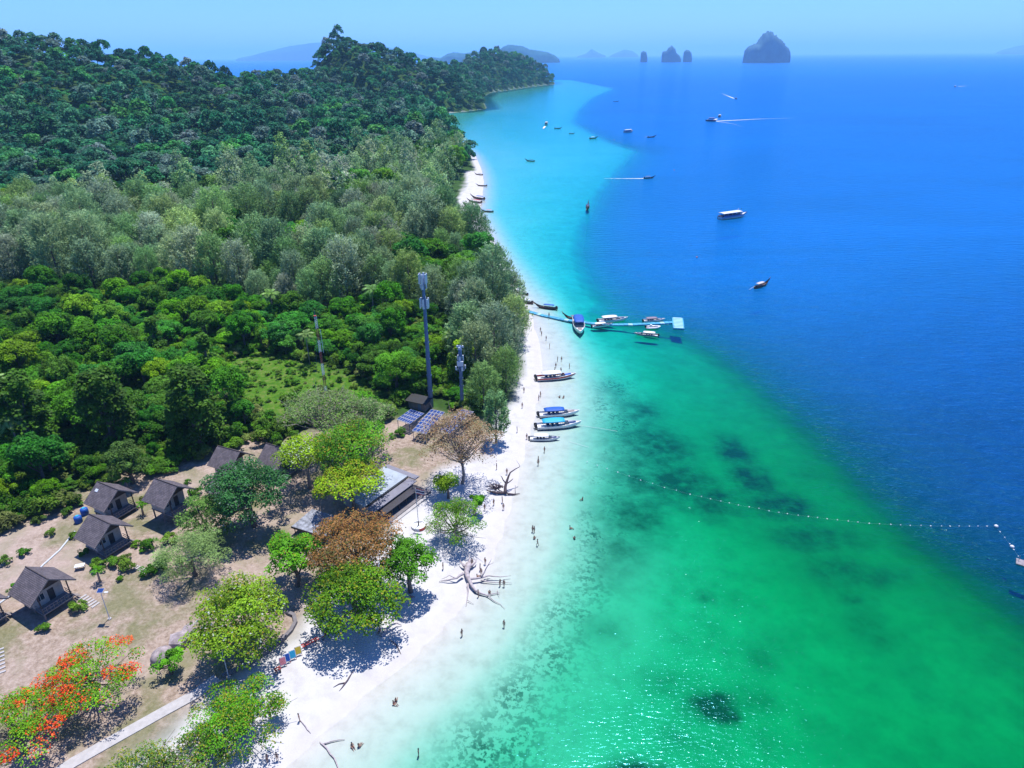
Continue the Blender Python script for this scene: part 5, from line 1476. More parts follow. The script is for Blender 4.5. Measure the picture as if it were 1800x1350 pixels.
# ------------------------------------------------------------------ driftwood
def drift(name, chains, m, label, cat='driftwood'):
    """chains: lists of (px, py, height above ground, radius)"""
    b = on_ground(chains[0][0][0], chains[0][0][1]); mb = MB()
    for ch in chains:
        pts = []; rad = []
        for px, py, h, r_ in ch:
            g = on_ground(px, py)
            if h > 0:
                q = gp(px, py, g.z + h); gz = max(float(terrain_h([[q.x, q.y]])[0]), 0); g = Vector((q.x, q.y, gz + h))
            pts.append(g - b); rad.append(r_ * 0.75)
        fine = []; fr_ = []
        for i in range(len(pts) - 1):
            for t in (0, 0.5):
                p_ = pts[i].lerp(pts[i + 1], t)
                if t: p_ = p_ + Vector((random.uniform(-1, 1), random.uniform(-1, 1), random.uniform(-0.3, 0.6))) * (pts[i + 1] - pts[i]).length * 0.06
                fine.append(p_); fr_.append(rad[i] * (1 - t) + rad[i + 1] * t)
        fine.append(pts[-1]); fr_.append(rad[-1])
        mb.tube(fine, fr_, m, 7)
    o = mb.build(name, None, True); o.location = b
    return tag(o, label, cat)
drift('driftwood_tree', [[(824, 992, 0.6, 0.75), (820, 1005, 0.7, 0.6), (826, 1022, 0.7, 0.42), (836, 1038, 0.5, 0.3), (856, 1046, 0.3, 0.16), (878, 1042, 0.2, 0.06)],
    [(814, 1008, 0.8, 0.35), (803, 1016, 0.8, 0.22), (788, 1019, 0.6, 0.14), (772, 1022, 0.2, 0.06)], [(803, 1016, 0.8, 0.14), (790, 1011, 0.9, 0.08), (776, 1018, 0.4, 0.04)],
    [(822, 1018, 0.8, 0.3), (842, 1016, 0.8, 0.24), (858, 1012, 0.8, 0.16), (880, 1014, 0.6, 0.1), (898, 1012, 0.5, 0.05)], [(846, 1015, 0.9, 0.2), (854, 1000, 1.8, 0.14), (860, 990, 2.8, 0.08), (864, 982, 3.4, 0.04)],
    [(858, 994, 2.2, 0.07), (868, 989, 2.9, 0.03)], [(845, 1020, 0.5, 0.16), (870, 1024, 0.3, 0.1), (900, 1025, 0.2, 0.04)], [(822, 1026, 0.5, 0.24), (822, 1042, 0.4, 0.14), (820, 1058, 0.2, 0.08), (819, 1066, 0.1, 0.03)],
    [(822, 1055, 0.3, 0.07), (833, 1062, 0.1, 0.03)], [(850, 1044, 0.3, 0.14), (868, 1056, 0.2, 0.1), (880, 1062, 0.1, 0.05), (888, 1070, 0.1, 0.03)], [(874, 1036, 0.3, 0.06), (878, 1048, 0.3, 0.03)],
    [(818, 996, 0.6, 0.5), (812, 990, 0.9, 0.2), (808, 984, 1.1, 0.05)], [(824, 992, 0.6, 0.4), (826, 982, 0.9, 0.2), (824, 976, 1.2, 0.05)], [(828, 996, 0.5, 0.4), (836, 988, 0.8, 0.18), (838, 982, 1.0, 0.05)]],
    M_DRIFT, 'huge bleached driftwood tree with spread roots reaching into the water')
drift('driftwood_tree', [[(889, 868, 0.3, 0.5), (888, 856, 1.2, 0.42), (892, 842, 2.4, 0.32), (897, 830, 3.6, 0.2), (906, 824, 4.0, 0.13), (914, 820, 4.2, 0.07)], [(914, 820, 4.2, 0.06), (911, 814, 4.8, 0.04), (908, 809, 5.2, 0.03)],
    [(890, 850, 1.8, 0.2), (900, 843, 2.2, 0.12), (902, 841, 2.3, 0.05)], [(888, 848, 2.0, 0.2), (882, 838, 2.8, 0.12), (880, 836, 3.0, 0.05)], [(892, 868, 0.3, 0.3), (904, 869, 0.2, 0.18), (914, 867, 0.2, 0.06)], [(906, 868, 0.2, 0.08), (906, 853, 1.6, 0.04)],
    [(886, 866, 0.4, 0.4), (872, 866, 0.5, 0.3), (856, 862, 0.4, 0.14)], [(884, 856, 1.2, 0.3), (868, 850, 1.2, 0.14), (854, 856, 0.6, 0.06)]], M_DRIFTD, 'dark uprooted tree with one bleached branch beside the withered tree')
rb = on_ground(872, 866)
mb = MB()
rgd = np.random.default_rng(5)
for k in range(26):
    a = k * 0.9; q = Vector((math.cos(a) * rgd.uniform(0.5, 2.0), 0.5 * math.sin(a) * rgd.uniform(0.5, 1.5), rgd.uniform(0.1, 2.6)))
    mb.tube([(0.4, 0, 1.0), q * 0.6 + Vector((0, 0, 0.5)), q], [0.14, 0.09, 0.03], M_DRIFTD, 5)
o = mb.build('root_plate'); o.location = rb; tag(o, 'dark tangled root plate of the uprooted tree', 'driftwood')
drift('driftwood_log', [[(596, 1215, 0, 0.05), (606, 1202, 0.1, 0.14), (614, 1190, 0.15, 0.12), (622, 1178, 0.1, 0.04)], [(607, 1200, 0.1, 0.12), (596, 1202, 0.1, 0.08), (586, 1208, 0.05, 0.03)]], M_DRIFTD, 'forked driftwood log alone on the white sand')
drift('driftwood_log', [[(684, 1125, 0.1, 0.05), (694, 1131, 0.15, 0.12), (699, 1137, 0.1, 0.12), (705, 1150, 0.05, 0.04)]], M_DRIFTD, 'short crooked driftwood branch below the leaning log')
drift('driftwood_log', [[(562, 1304, 0.1, 0.06), (568, 1309, 0.15, 0.16), (580, 1325, 0.1, 0.13), (592, 1343, 0.1, 0.12), (600, 1360, 0.05, 0.08)], [(567, 1308, 0.15, 0.13), (582, 1303, 0.2, 0.1), (606, 1300, 0.1, 0.04)]], M_DRIFT, 'long forked driftwood trunk lying into the shallows at the bottom edge')
drift('driftwood_log', [[(526, 1264, 0.2, 0.05), (533, 1272, 0.1, 0.09), (540, 1282, 0.1, 0.09), (546, 1289, 0.05, 0.04)]], M_DRIFT, 'small driftwood stick on the sand right of the wide bush')
drift('driftwood_log', [[(670, 1118, 0.3, 0.26), (680, 1105, 0.6, 0.3), (688, 1098, 0.9, 0.22), (698, 1095, 0.6, 0.15), (706, 1099, 0.2, 0.06)]], M_DRIFT, 'curved driftwood log in the shade of the dense green tree')

# ================================================================== BOATS
def hull(mb, L_, W, D, bow, m, mstripe=None, sheer=0.35, full=0.55, stern_w=0.85, inner=None, prow=0.0, rise_stern=0.0, n=13):
    """lofted hull, +x is the bow; keel at z=-0.25*D, gunwale at D, open top with an inner floor"""
    secs = []; rims = []
    for i in range(n):
        t = i / (n - 1); x = -L_ / 2 + L_ * t
        w = W / 2 * (stern_w + (1 - stern_w) * min(1, t / 0.35)) * (1 - max(0, (t - full) / (1 - full)) ** 2.2)
        w = max(w, 0.02)
        zs = D * (1 + sheer * max(0, t - 0.35) ** 1.6 * 1.6) + prow * max(0, (t - 0.72) / 0.28) ** 2.2 + rise_stern * max(0, (0.2 - t) / 0.2) ** 2
        kz = -0.25 * D + (D * 0.9 + prow * 0.75) * max(0, (t - 0.78) / 0.22) ** 2
        ox = bow * max(0, (t - 0.8) / 0.2) ** 1.5
        secs.append([(x + ox, -w, zs), (x + ox * 0.9, -w * 1.0, kz * 0.4 + zs * 0.6), (x + ox * 0.6, -w * 0.8, kz * 0.75 + zs * 0.25), (x + ox * 0.4, 0, kz),
                     (x + ox * 0.6, w * 0.8, kz * 0.75 + zs * 0.25), (x + ox * 0.9, w * 1.0, kz * 0.4 + zs * 0.6), (x + ox, w, zs)])
        rims.append((x + ox, w, zs))
    b = len(mb.v); k = 7
    V = [p for s in secs for p in s]
    F1, F2 = [], []
    for i in range(n - 1):
        for j in range(k - 1):
            f = (i * k + j, (i + 1) * k + j, (i + 1) * k + j + 1, i * k + j + 1)
            (F2 if j in (0, 5) else F1).append(f)
    F1.append(tuple(range(k)))
    mb.add(V, F1, m); i2 = mb.mi(mstripe or m)
    for f in F2: mb.f.append(tuple(b + q for q in f)); mb.m.append(i2)
    return rims
def deck(rims, z_drop, m, name, root, x0=-1e9, x1=1e9, inset=0.94):
    mb = MB(); R_ = [p for p in rims if x0 <= p[0] <= x1]
    secs = [[(p[0], -p[1] * inset, p[2] - z_drop), (p[0], p[1] * inset, p[2] - z_drop)] for p in R_]
    secs2 = [[(a[0][0], a[0][1], a[0][2] - 0.05), (a[1][0], a[1][1], a[1][2] - 0.05)] for a in secs]
    loops = [[s[0], s[1], q[1], q[0]] for s, q in zip(secs, secs2)]
    mb.loft(loops, m, closed=True); return mb.build(name, root)

def place(r, ps, pb, L0, z=0.0, maxs=1.35, mins=0.6):
    c0 = gp((ps[0] + pb[0]) / 2, (ps[1] + pb[1]) / 2, 0); e0, e1 = gp(*ps, 0), gp(*pb, 0); z = max(0.0, max(float(v) for v in terrain_h([[c0.x, c0.y], [e0.x, e0.y], [e1.x, e1.y]])) * 0.75)
    a, b = gp(*ps, z), gp(*pb, z); yaw = yaw_of(a, b); d = (b - a).length
    s = min(max(d / L0, mins), maxs)
    r.location = ((a.x + b.x) / 2, (a.y + b.y) / 2, z); r.rotation_euler = (0, 0, yaw); r.scale = (s, s, s)

def canopy(root, x0, x1, w, z, m, zf, camber=0.16, posts=4, th=0.08):
    mb = MB(); secs = []
    for i in range(7):
        t = i / 6; x = x0 + (x1 - x0) * t; e = 0.75 + 0.25 * math.sin(math.pi * min(1, max(0, t * 0.9 + 0.05)))
        row = [(x, w / 2 * e * c, z + camber * (1 - c * c) - (0.10 if i in (0, 6) else 0)) for c in (-1, -0.6, 0, 0.6, 1)]
        secs.append(row + [(p[0], p[1], p[2] - th) for p in reversed(row)])
    mb.loft(secs, m, closed=True); mb.build('canopy', root, True)
    for i in range(posts):
        t = (i + 0.5) / posts; x = x0 + (x1 - x0) * t
        for sg in (-1, 1):
            mb = MB(); mb.tube([(x, sg * w * 0.44, zf), (x, sg * w * 0.44, z)], 0.035, M_ALU, 4); mb.build('canopy_post', root)

def speedboat(ps, pb, mcan, label, stripe=None, motors=2, big=True, mdeck=None, cush=None):
    cush = cush or (M_BLUE if motors == 3 else M_WOODG if mcan is M_BLUE else M_NAVY)
    r = empty('speedboat'); L0 = 11.0
    mb = MB(); rims = hull(mb, 11.0, 2.9, 1.0, 0.5, M_OFFW, stripe or M_OFFW, 0.45, 0.5, 0.92); mb.build('hull', r, True)
    mb = MB(); mb.tube([(p[0], p[1], p[2]) for p in rims], 0.06, M_NAVY if stripe is None else M_WHITE, 5); mb.tube([(p[0], -p[1], p[2]) for p in rims], 0.06, M_NAVY if stripe is None else M_WHITE, 5); mb.build('rub_rail', r)
    deck(rims, 0.55, mdeck or M_WHITE, 'cockpit_floor', r, -9, 2.6)
    deck(rims, 0.10, M_OFFW, 'foredeck', r, 2.4, 9)
    mb = MB()
    for x in (-2.6, -1.4, -0.2): 
        for y in (-0.85, 0.85): mb.box((x, y, 0.72), (0.7, 0.8, 0.35), M_NAVY)
    mb.build('seats', r)
    mb = MB(); mb.add([(2.1, -1.15, 1.0), (2.1, 1.15, 1.0), (1.3, 0.95, 1.85), (1.3, -0.95, 1.85), (2.16, -1.15, 1.0), (2.16, 1.15, 1.0), (1.36, 0.95, 1.85), (1.36, -0.95, 1.85)], [(0, 1, 2, 3), (7, 6, 5, 4), (0, 4, 5, 1), (1, 5, 6, 2), (2, 6, 7, 3), (3, 7, 4, 0)], M_GLASS); mb.build('windscreen', r)
    canopy(r, -4.2, 1.6, 2.7, 2.15, mcan, 0.8)
    mb = MB(); mb.box((3.7, 0, 1.12), (1.9, 1.0, 0.14), cush); mb.build('bow_cushion', r)
    for k in range(motors):
        y = (k - (motors - 1) / 2) * 0.75
        mb = MB(); mb.loft([[(-6.3, y - 0.22, 0.75), (-6.3, y + 0.22, 0.75), (-5.5, y + 0.2, 0.75), (-5.5, y - 0.2, 0.75)], [(-6.25, y - 0.22, 1.25), (-6.25, y + 0.22, 1.25), (-5.55, y + 0.2, 1.3), (-5.55, y - 0.2, 1.3)], [(-6.1, y - 0.12, 1.45), (-6.1, y + 0.12, 1.45), (-5.7, y + 0.12, 1.45), (-5.7, y - 0.12, 1.45)]], M_BLACK, closed=True)
        mb.box((-5.85, y, 0.2), (0.25, 0.14, 1.1), M_BLACK); mb.build('outboard_motor', r)
    place(r, ps, pb, L0)
    return tag(r, label, 'speedboat', 'speedboats off the beach')

def longtail(ps, pb, mcan, label, shaft=True, mh=None):
    r = empty('longtail_boat'); L0 = 11.0
    mb = MB(); rims = hull(mb, 10.5, 2.0, 0.75, 1.0, mh or M_TEAK, M_TEAKD, 0.5, 0.45, 0.6, prow=1.5, rise_stern=0.35); mb.build('hull', r, True)
    deck(rims, 0.40, M_TEAKD, 'floor', r, -5, 4.4)
    mb = MB()
    for x in (-3.2, -1.6, 0.0, 1.6, 3.0): mb.box((x, 0, 0.72), (0.3, 1.55 if x < 2 else 1.2, 0.07), M_TEAK)
    mb.build('thwarts', r)
    mb = MB(); mb.tube([(5.9, 0, 1.6), (6.35, 0, 2.5), (6.7, 0, 3.2)], [0.14, 0.10, 0.06], M_TEAK, 5); pr = mb.build('prow', r)
    mb = MB(); mb.tube([(6.30, 0, 2.35), (6.42, 0, 2.65)], 0.17, M_PINK, 6); mb.box((6.1, 0.1, 2.1), (0.08, 0.05, 0.7), M_YEL); mb.build('ribbon', pr)
    if mcan is not None: canopy(r, -3.6, 1.4, 1.9, 1.95, mcan, 0.6, 0.12, 3)
    mb = MB(); mb.box((-4.7, 0, 1.25), (0.85, 0.55, 0.55), M_BLACK); mb.tube([(-4.7, 0, 0.6), (-4.7, 0, 1.0)], 0.10, M_ALU, 5); mb.build('engine', r)
    if shaft:
        mb = MB(); mb.tube([(-5.0, 0, 1.25), (-8.8, 0.5, 0.35)], 0.05, M_ALU, 5); mb.tube([(-4.4, 0, 1.4), (-3.2, 0, 1.6)], 0.03, M_ALU, 4); mb.build('tail_shaft', r)
    place(r, ps, pb, L0, 0.0, 1.5, 0.55)
    return tag(r, label, 'longtail boat', 'longtail boats')

M_PALEB = mat('pale_blue_paint', (0.22, 0.32, 0.48), 0.4)
M_TAN = mat('tan_canvas', (0.42, 0.38, 0.36), 0.7, var=0.1)
def ferry(ps, pb, label, L0=19.0, decks=1, mhull=None, mroof=None):
    r = empty('tour_boat')
    mb = MB(); rims = hull(mb, L0, 4.4, 1.5, 0.9, mhull or M_OFFW, mhull or M_PALEB, 0.5, 0.6, 0.85, prow=0.5); mb.build('hull', r, True)
    deck(rims, 0.25, M_WHITE, 'deck', r)
    for d_ in range(decks):
        zb = 1.3 + d_ * 2.2; x0, x1 = -L0 * 0.42 + d_ * 1.5, L0 * (0.22 - 0.06 * d_)
        n = 9
        for sg in (-1, 1):
            mb = MB(); mb.box(((x0 + x1) / 2, sg * 1.9, zb + 0.4), (x1 - x0, 0.07, 0.8), M_BLUE); mb.build('bulwark', r)
            for i in range(n):
                x = x0 + (x1 - x0) * i / (n - 1)
                mb = MB(); mb.box((x, sg * 1.9, zb + 1.45), (0.12, 0.12, 1.3), M_BLUE if i % 2 else M_WHITE); mb.build('roof_post', r)
        mb = MB()
        for i in range(6): mb.box((x0 + 1 + i * (x1 - x0 - 2) / 5, 0, zb + 0.4), (0.5, 3.0, 0.5), M_NAVY)
        mb.build('bench_row', r)
        mb = MB(); secs = []
        for i in range(7):
            t = i / 6; x = x0 - 0.7 + (x1 - x0 + 1.6) * t
            row = [(x, 2.25 * c, zb + 2.1 + 0.22 * (1 - c * c) + 0.12 * t * t) for c in (-1, -0.5, 0, 0.5, 1)]
            secs.append(row + [(p[0], p[1], p[2] - 0.12) for p in reversed(row)])
        mb.loft(secs, mroof or M_WHITE, closed=True); mb.build('roof', r, True)
    mb = MB(); mb.box((L0 * 0.27, 0, 2.2), (1.7, 2.4, 1.7), M_WHITE); wh = mb.build('wheelhouse', r)
    mb = MB(); mb.box((L0 * 0.27 + 0.87, 0, 2.5), (0.04, 2.0, 0.7), M_GLASS); mb.build('window', wh)
    mb = MB(); mb.tube([(L0 * 0.2, 0, 3.4), (L0 * 0.2, 0, 5.2)], 0.06, M_WHITE, 5); mb.tube([(L0 * 0.2, -0.6, 4.6), (L0 * 0.2, 0.6, 4.6)], 0.04, M_WHITE, 4); mb.build('mast', r)
    mb = MB(); mb.box((-L0 * 0.47, 0, 1.7), (0.8, 2.6, 0.9), M_PURP); mb.build('stern_locker', r)
    place(r, ps, pb, L0, 0.0, 1.5, 0.6)
    return tag(r, label, 'tour boat')

def dinghy(ps, pb, label):
    r = empty('inflatable_dinghy'); mb = MB(); n = 14
    ring = [(-2.0, -0.75, 0.4), (-1, -0.8, 0.4), (0.5, -0.8, 0.42), (1.5, -0.55, 0.5), (2.1, 0, 0.6), (1.5, 0.55, 0.5), (0.5, 0.8, 0.42), (-1, 0.8, 0.4), (-2.0, 0.75, 0.4)]
    mb.tube(ring, 0.25, M_OFFW, 8); mb.build('tube', r, True)
    mb = MB(); mb.box((-0.3, 0, 0.25), (3.4, 1.3, 0.08), M_PURP); mb.build('floor', r)
    mb = MB(); mb.box((-2.1, 0, 0.75), (0.4, 0.35, 0.6), M_BLACK); mb.build('outboard_motor', r)
    mb = MB(); mb.box((-0.5, 0, 0.8), (0.5, 0.6, 0.9), M_WHITE); mb.build('console', r)
    place(r, ps, pb, 4.4, 0.0, 1.6)
    return tag(r, label, 'dinghy')

speedboat((944, 668), (1009, 663), M_WHITE, 'white speedboat with red hull stripe, farthest up the row of beached boats', M_RED, 3)
speedboat((948, 732), (1015, 728), M_BLUE, 'speedboat with a dark blue canopy moored at the beach', M_OFFW, 2)
speedboat((944, 753), (1018, 748), M_CYAN, 'speedboat with a turquoise canopy next to the dark blue one', M_OFFW, 2)
speedboat((932, 773), (982, 773), M_WHITE, 'small white canopied speedboat nearest the camera in the beached row', None, 2)
speedboat((1015, 563), (1020, 590), M_BLUE, 'speedboat with a blue canopy pointing at the camera below the pier', M_OFFW, 2)
speedboat((1052, 567), (1101, 563), M_WHITE, 'white speedboat moored behind the floating pier', M_OFFW, 2)
speedboat((1041, 576), (1076, 572), M_WHITE, 'white canopied speedboat alongside the near face of the pier', None, 2)
speedboat((1131, 566), (1167, 564), M_PURP, 'speedboat with a mauve canopy near the pier head', M_OFFW, 2)
speedboat((1156, 592), (1116, 589), M_WHITE, 'white speedboat lying free below the pier head, bow to the left', M_NAVY, 2)
dinghy((1134, 578), (1160, 577), 'white inflatable dinghy at the near side of the pier')
longtail((981, 544), (941, 540), M_BLUE, 'longtail boat with a blue canopy just above the pier')
longtail((1026, 566), (991, 558), M_PURP, 'reddish longtail boat lying along the pier')
longtail((938, 534), (904, 529), M_WHITE, 'longtail boat with a white canopy half under the casuarinas')
longtail((929, 519), (905, 514), M_WHITE, 'longtail boat second up the shore above the white canopied one')
longtail((913, 500), (895, 497), M_PINK, 'longtail boat hidden by casuarinas, topmost of the shore group')
BL = 'longtail boat on the far beach, '
for i, (ps, pb, m, t) in enumerate([((849, 308), (835, 307), M_NAVY, 'farthest one, dark canopied'), ((857, 327), (838, 327), None, 'open one by the dark trees'), ((853, 351), (829, 348), M_BLUE, 'blue canopied one'),
                     ((848, 357), (823, 355), M_RED, 'red canopied one'), ((845, 369), (818, 366), M_NAVY, 'dark canopied one with a high orange prow'), ((868, 373), (847, 372), M_PINK, 'pink canopied one lying off the others'), ((836, 387), (818, 381), M_ORA, 'one peeping out below the grove')]):
    longtail(ps, pb, m, BL + t)
for ps, pb, m, t in [((940, 284), (924, 283), M_NAVY, 'dark longtail boat anchored alone in the turquoise shallows'), ((974, 226), (987, 226), M_NAVY, 'longtail boat anchored left of the far anchorage'),
                     ((1000, 235), (1010, 235), M_PURP, 'tiny longtail boat between two larger ones at the far anchorage'), ((1036, 244), (1050, 243), M_WHITE, 'longtail boat with a pale canopy at the edge of the shallows'),
                     ((1138, 242), (1152, 241), None, 'open dark longtail boat anchored on the deep water'), ((1131, 314), (1150, 313), M_PURP, 'longtail boat under way trailing a straight white wake'),
                     ((1032, 369), (1034, 362), M_NAVY, 'dark longtail boat seen end on over the reef edge'), ((1326, 508), (1350, 499), M_TAN, 'longtail boat alone on the deep blue water'),
                     ((1078, 179), (1087, 179), None, 'tiny distant longtail boat near the headland')]:
    longtail(ps, pb, m, t)
ferry((1264, 386), (1310, 380), 'white roofed two tone passenger boat in mid bay', 19)
ferry((1097, 233), (1112, 232), 'small white topped tour boat at the far anchorage', 14)
ferry((1258, 213), (1240, 213), 'purplish tour boat under way with a long wake', 17, 2, M_NAVY, M_PURP)
speedboat((1262, 208), (1268, 203), M_WHITE, 'speedboat crossing behind the purplish tour boat', M_OFFW, 2)
speedboat((1291, 173), (1297, 176), M_NAVY, 'tiny dark speedboat with a curved wake near the horizon', None, 2)
speedboat((958, 221), (963, 216), M_WHITE, 'tiny speedboat with a short wake leaving the shallows', M_OFFW, 2)
speedboat((1684, 152), (1673, 154), M_WHITE, 'tiny speedboat far off at the right of the sea', M_OFFW, 2)

# wakes: low ridges of foam on the water
def foam_material():
    m, N, L = new_mat('foam')
    out = N.new('ShaderNodeOutputMaterial'); b = N.new('ShaderNodeBsdfDiffuse'); b.inputs[0].default_value = (0.62, 0.64, 0.66, 1)
    t = N.new('ShaderNodeBsdfTransparent'); mx = N.new('ShaderNodeMixShader')
    tc = N.new('ShaderNodeTexCoord'); n = N.new('ShaderNodeTexNoise'); n.inputs['Scale'].default_value = 0.8; n.inputs['Detail'].default_value = 6
    L.new(tc.outputs['Object'], n.inputs['Vector'])
    a = N.new('ShaderNodeAttribute'); a.attribute_name = 'amount'
    s = N.new('ShaderNodeMath'); s.operation = 'ADD'; L.new(n.outputs['Fac'], s.inputs[0]); L.new(a.outputs['Fac'], s.inputs[1])
    r = N.new('ShaderNodeMapRange'); r.inputs['From Min'].default_value = 0.75; r.inputs['From Max'].default_value = 1.15; L.new(s.outputs[0], r.inputs['Value'])
    L.new(r.outputs[0], mx.inputs[0]); L.new(t.outputs[0], mx.inputs[1]); L.new(b.outputs[0], mx.inputs[2]); L.new(mx.outputs[0], out.inputs[0])
    return m
M_FOAM = foam_material()
def wake(px, w0, w1, a0, a1, label):
    pts = [gp(*p, 0.03) for p in dense(px, 6)]
    n = len(pts); V = []; A = []; b0 = pts[0].copy()
    for i, p in enumerate(pts):
        a = pts[max(i - 1, 0)]; c = pts[min(i + 1, n - 1)]; t = (c - a).normalized(); nr = Vector((-t.y, t.x, 0)); f = i / (n - 1)
        w = w0 + (w1 - w0) * f; am = a0 + (a1 - a0) * f
        for q, e in ((-1, 0.0), (-0.4, 1.0), (0.4, 1.0), (1, 0.0)):
            v = p - b0 + nr * w * q; V.append((v.x, v.y, 0.02 + 0.10 * e)); A.append(am * e)
    F = [(i * 4 + j, (i + 1) * 4 + j, (i + 1) * 4 + j + 1, i * 4 + j + 1) for i in range(n - 1) for j in range(3)]
    o = link(bpy.data.objects.new('wake', np_mesh('wake', V, F, M_FOAM, {'amount': ('FLOAT', A)}))); o.location = b0
    return tag(o, label, kind='stuff')
wake([(1131, 314), (1100, 314), (1062, 314)], 1.4, 1.0, 0.75, 0.35, 'straight white wake behind the longtail boat')
wake([(1258, 213), (1300, 211), (1340, 209), (1420, 207)], 3.0, 5.0, 0.8, 0.15, 'long white wake behind the purplish tour boat')
wake([(1258, 213), (1290, 218), (1312, 226)], 2.0, 3.0, 0.5, 0.1, 'side wave of the purplish tour boat')
wake([(1260, 209), (1255, 211), (1250, 213)], 2.5, 3.0, 0.8, 0.5, 'white wake of the crossing speedboat')
wake([(1290, 173), (1280, 169), (1268, 164)], 2.5, 3.0, 0.7, 0.25, 'curved wake of the tiny dark speedboat')
wake([(958, 222), (955, 226)], 1.8, 1.5, 0.9, 0.6, 'short wake of the speedboat in the shallows')
wake([(1684, 152), (1700, 151)], 3, 3, 0.8, 0.3, 'faint wake of the far speedboat')

# ------------------------------------------------------------------ floating pier
def pier():
    line = [gp(*p, 0.0) for p in [(926, 548), (955, 556), (990, 563), (1030, 569), (1070, 572), (1110, 572), (1150, 570), (1184, 568)]]
    b = line[0].copy(); r = empty('floating_pier', b)
    acc = [0.0]
    for i in range(1, len(line)): acc.append(acc[-1] + (line[i] - line[i - 1]).length)
    mb = MB(); h = 0.55
    mb.loft([[(-0.72, -0.5, 0), (0.72, -0.5, 0), (0.75, -0.5, h - 0.08), (0.66, -0.44, h), (-0.66, -0.44, h), (-0.75, -0.5, h - 0.08)], [(-0.72, 0.5, 0), (0.72, 0.5, 0), (0.75, 0.5, h - 0.08), (0.66, 0.44, h), (-0.66, 0.44, h), (-0.75, 0.5, h - 0.08)]], M_PONT, closed=True)
    me = mb.mesh('float_block'); mb2 = MB(); mb2.v, mb2.f, mb2.m, mb2.mats = mb.v, mb.f, mb.m, [M_PONTW]; me2 = mb2.mesh('float_block')
    s = 0.75; k = 0
    while s < acc[-1]:
        i = max(j for j in range(len(acc)) if acc[j] <= s); i = min(i, len(line) - 2)
        t = (s - acc[i]) / (acc[i + 1] - acc[i]); p_ = line[i].lerp(line[i + 1], t) - b; yaw = yaw_of(line[i], line[i + 1])
        for q in (-0.40, 0.40):
            o = link(bpy.data.objects.new('float_block', me2 if (k % 7 == 3) else me), r)
            o.location = (p_.x - math.sin(yaw) * q, p_.y + math.cos(yaw) * q, 0); o.rotation_euler = (0, 0, yaw); o.scale = (1, 0.76, 0.8)
        s += 1.53; k += 1
    return tag(r, 'long floating pier of blue plastic blocks curving out from the beach', 'pier')
pier()
def pier_head():
    A, B, C_ = gp(1182, 560, 0.0), gp(1184, 579, 0.0), gp(1202, 580, 0.0)
    c = (A + C_) / 2; yaw = yaw_of(B, A); r = empty('pier_head', c, yaw); L_ = (A - B).length; W_ = 3.6
    mb = MB(); mb.box((0, 0, 0.2), (L_, W_, 0.5), M_PONT); mb.build('float', r)
    n = 8
    for k in range(n):
        mb = MB(); mb.box((-L_ / 2 + L_ * (k + 0.5) / n, 0, 0.50), (L_ / n * 0.62, W_ * 0.82, 0.08), M_PONTW); mb.build('deck_slat', r)
    for x in (-L_ / 2 + 0.2, L_ / 2 - 0.2):
        for y in (-W_ / 2 + 0.2, W_ / 2 - 0.2):
            mb = MB(); mb.tube([(x, y, 0.4), (x, y, 1.5)], 0.06, M_CYAN, 5); mb.build('mooring_post', r)
    return tag(r, 'slatted turquoise platform at the outer end of the pier', 'platform')
pier_head()
def raft():
    p_ = gp(1808, 994, 0); r = empty('bamboo_raft', p_, R(-35)); r.scale = (0.7, 0.7, 0.7)
    for k in range(8):
        mb = MB(); mb.tube([(-2.6, -1.1 + k * 0.31, 0.2), (2.6, -1.1 + k * 0.31, 0.2)], 0.15, M_DRIFT, 6); mb.build('bamboo_pole', r)
    mb = MB(); mb.tube([(-2.2, 0, 0.3), (-2.2, 0, 2.0)], 0.05, M_DRIFT, 5); mb.build('post', r)
    return tag(r, 'small timber raft cut off by the right edge', 'raft')
raft()

# ------------------------------------------------------------------ buoys
bl = [(1032, 812), (1050, 818), (1067, 824), (1086, 830), (1106, 837), (1126, 844), (1147, 850), (1168, 857), (1189, 862), (1213, 869), (1233, 873), (1249, 877), (1267, 881), (1282, 884), (1298, 888), (1317, 891), (1334, 894),
      (1352, 898), (1369, 901), (1384, 903), (1403, 906), (1421, 908), (1437, 910), (1454, 912), (1472, 914), (1491, 916), (1508, 918), (1528, 920), (1546, 921), (1566, 922), (1583, 923), (1600, 923.6), (1619, 924), (1636, 924.5), (1655, 925), (1670, 925), (1686, 925),
      (1704, 925), (1719, 925), (1735, 925), (1751, 925), (1758, 935), (1766, 945), (1775, 956), (1779, 961), (1782, 966), (1790, 978)]
mb = MB(); mb.tube([(0, 0, -0.14), (0, 0, -0.06), (0, 0, 0.06), (0, 0, 0.14)], [0.04, 0.10, 0.10, 0.04], M_OFFW, 8); me_b = mb.mesh('buoy', True)
mb = MB(); mb.tube([(0, 0, -0.3), (0, 0, -0.15), (0, 0, 0.15), (0, 0, 0.3)], [0.12, 0.34, 0.34, 0.12], M_WHITE, 10); me_bb = mb.mesh('buoy', True)
for i, q in enumerate(bl):
    big = i in (40, 44)
    o = link(bpy.data.objects.new('buoy', me_bb if big else me_b)); o.location = gp(*q, 0.03 if not big else 0.12)
    o.rotation_euler = (R(70) if i % 2 else 0, 0, i)
    tag(o, ('large white buoy at the corner of the swimming line' if i == 40 else 'large white buoy near the raft') if big else 'small white float on the swimming line', 'buoy', 'floats of the swimming line')
mb = MB(); mb.tube([gp(*q, 0.01) for q in bl], 0.005, M_PONTW, 4); tag(mb.build('buoy_rope'), 'thin pale rope strung between the floats', 'rope')
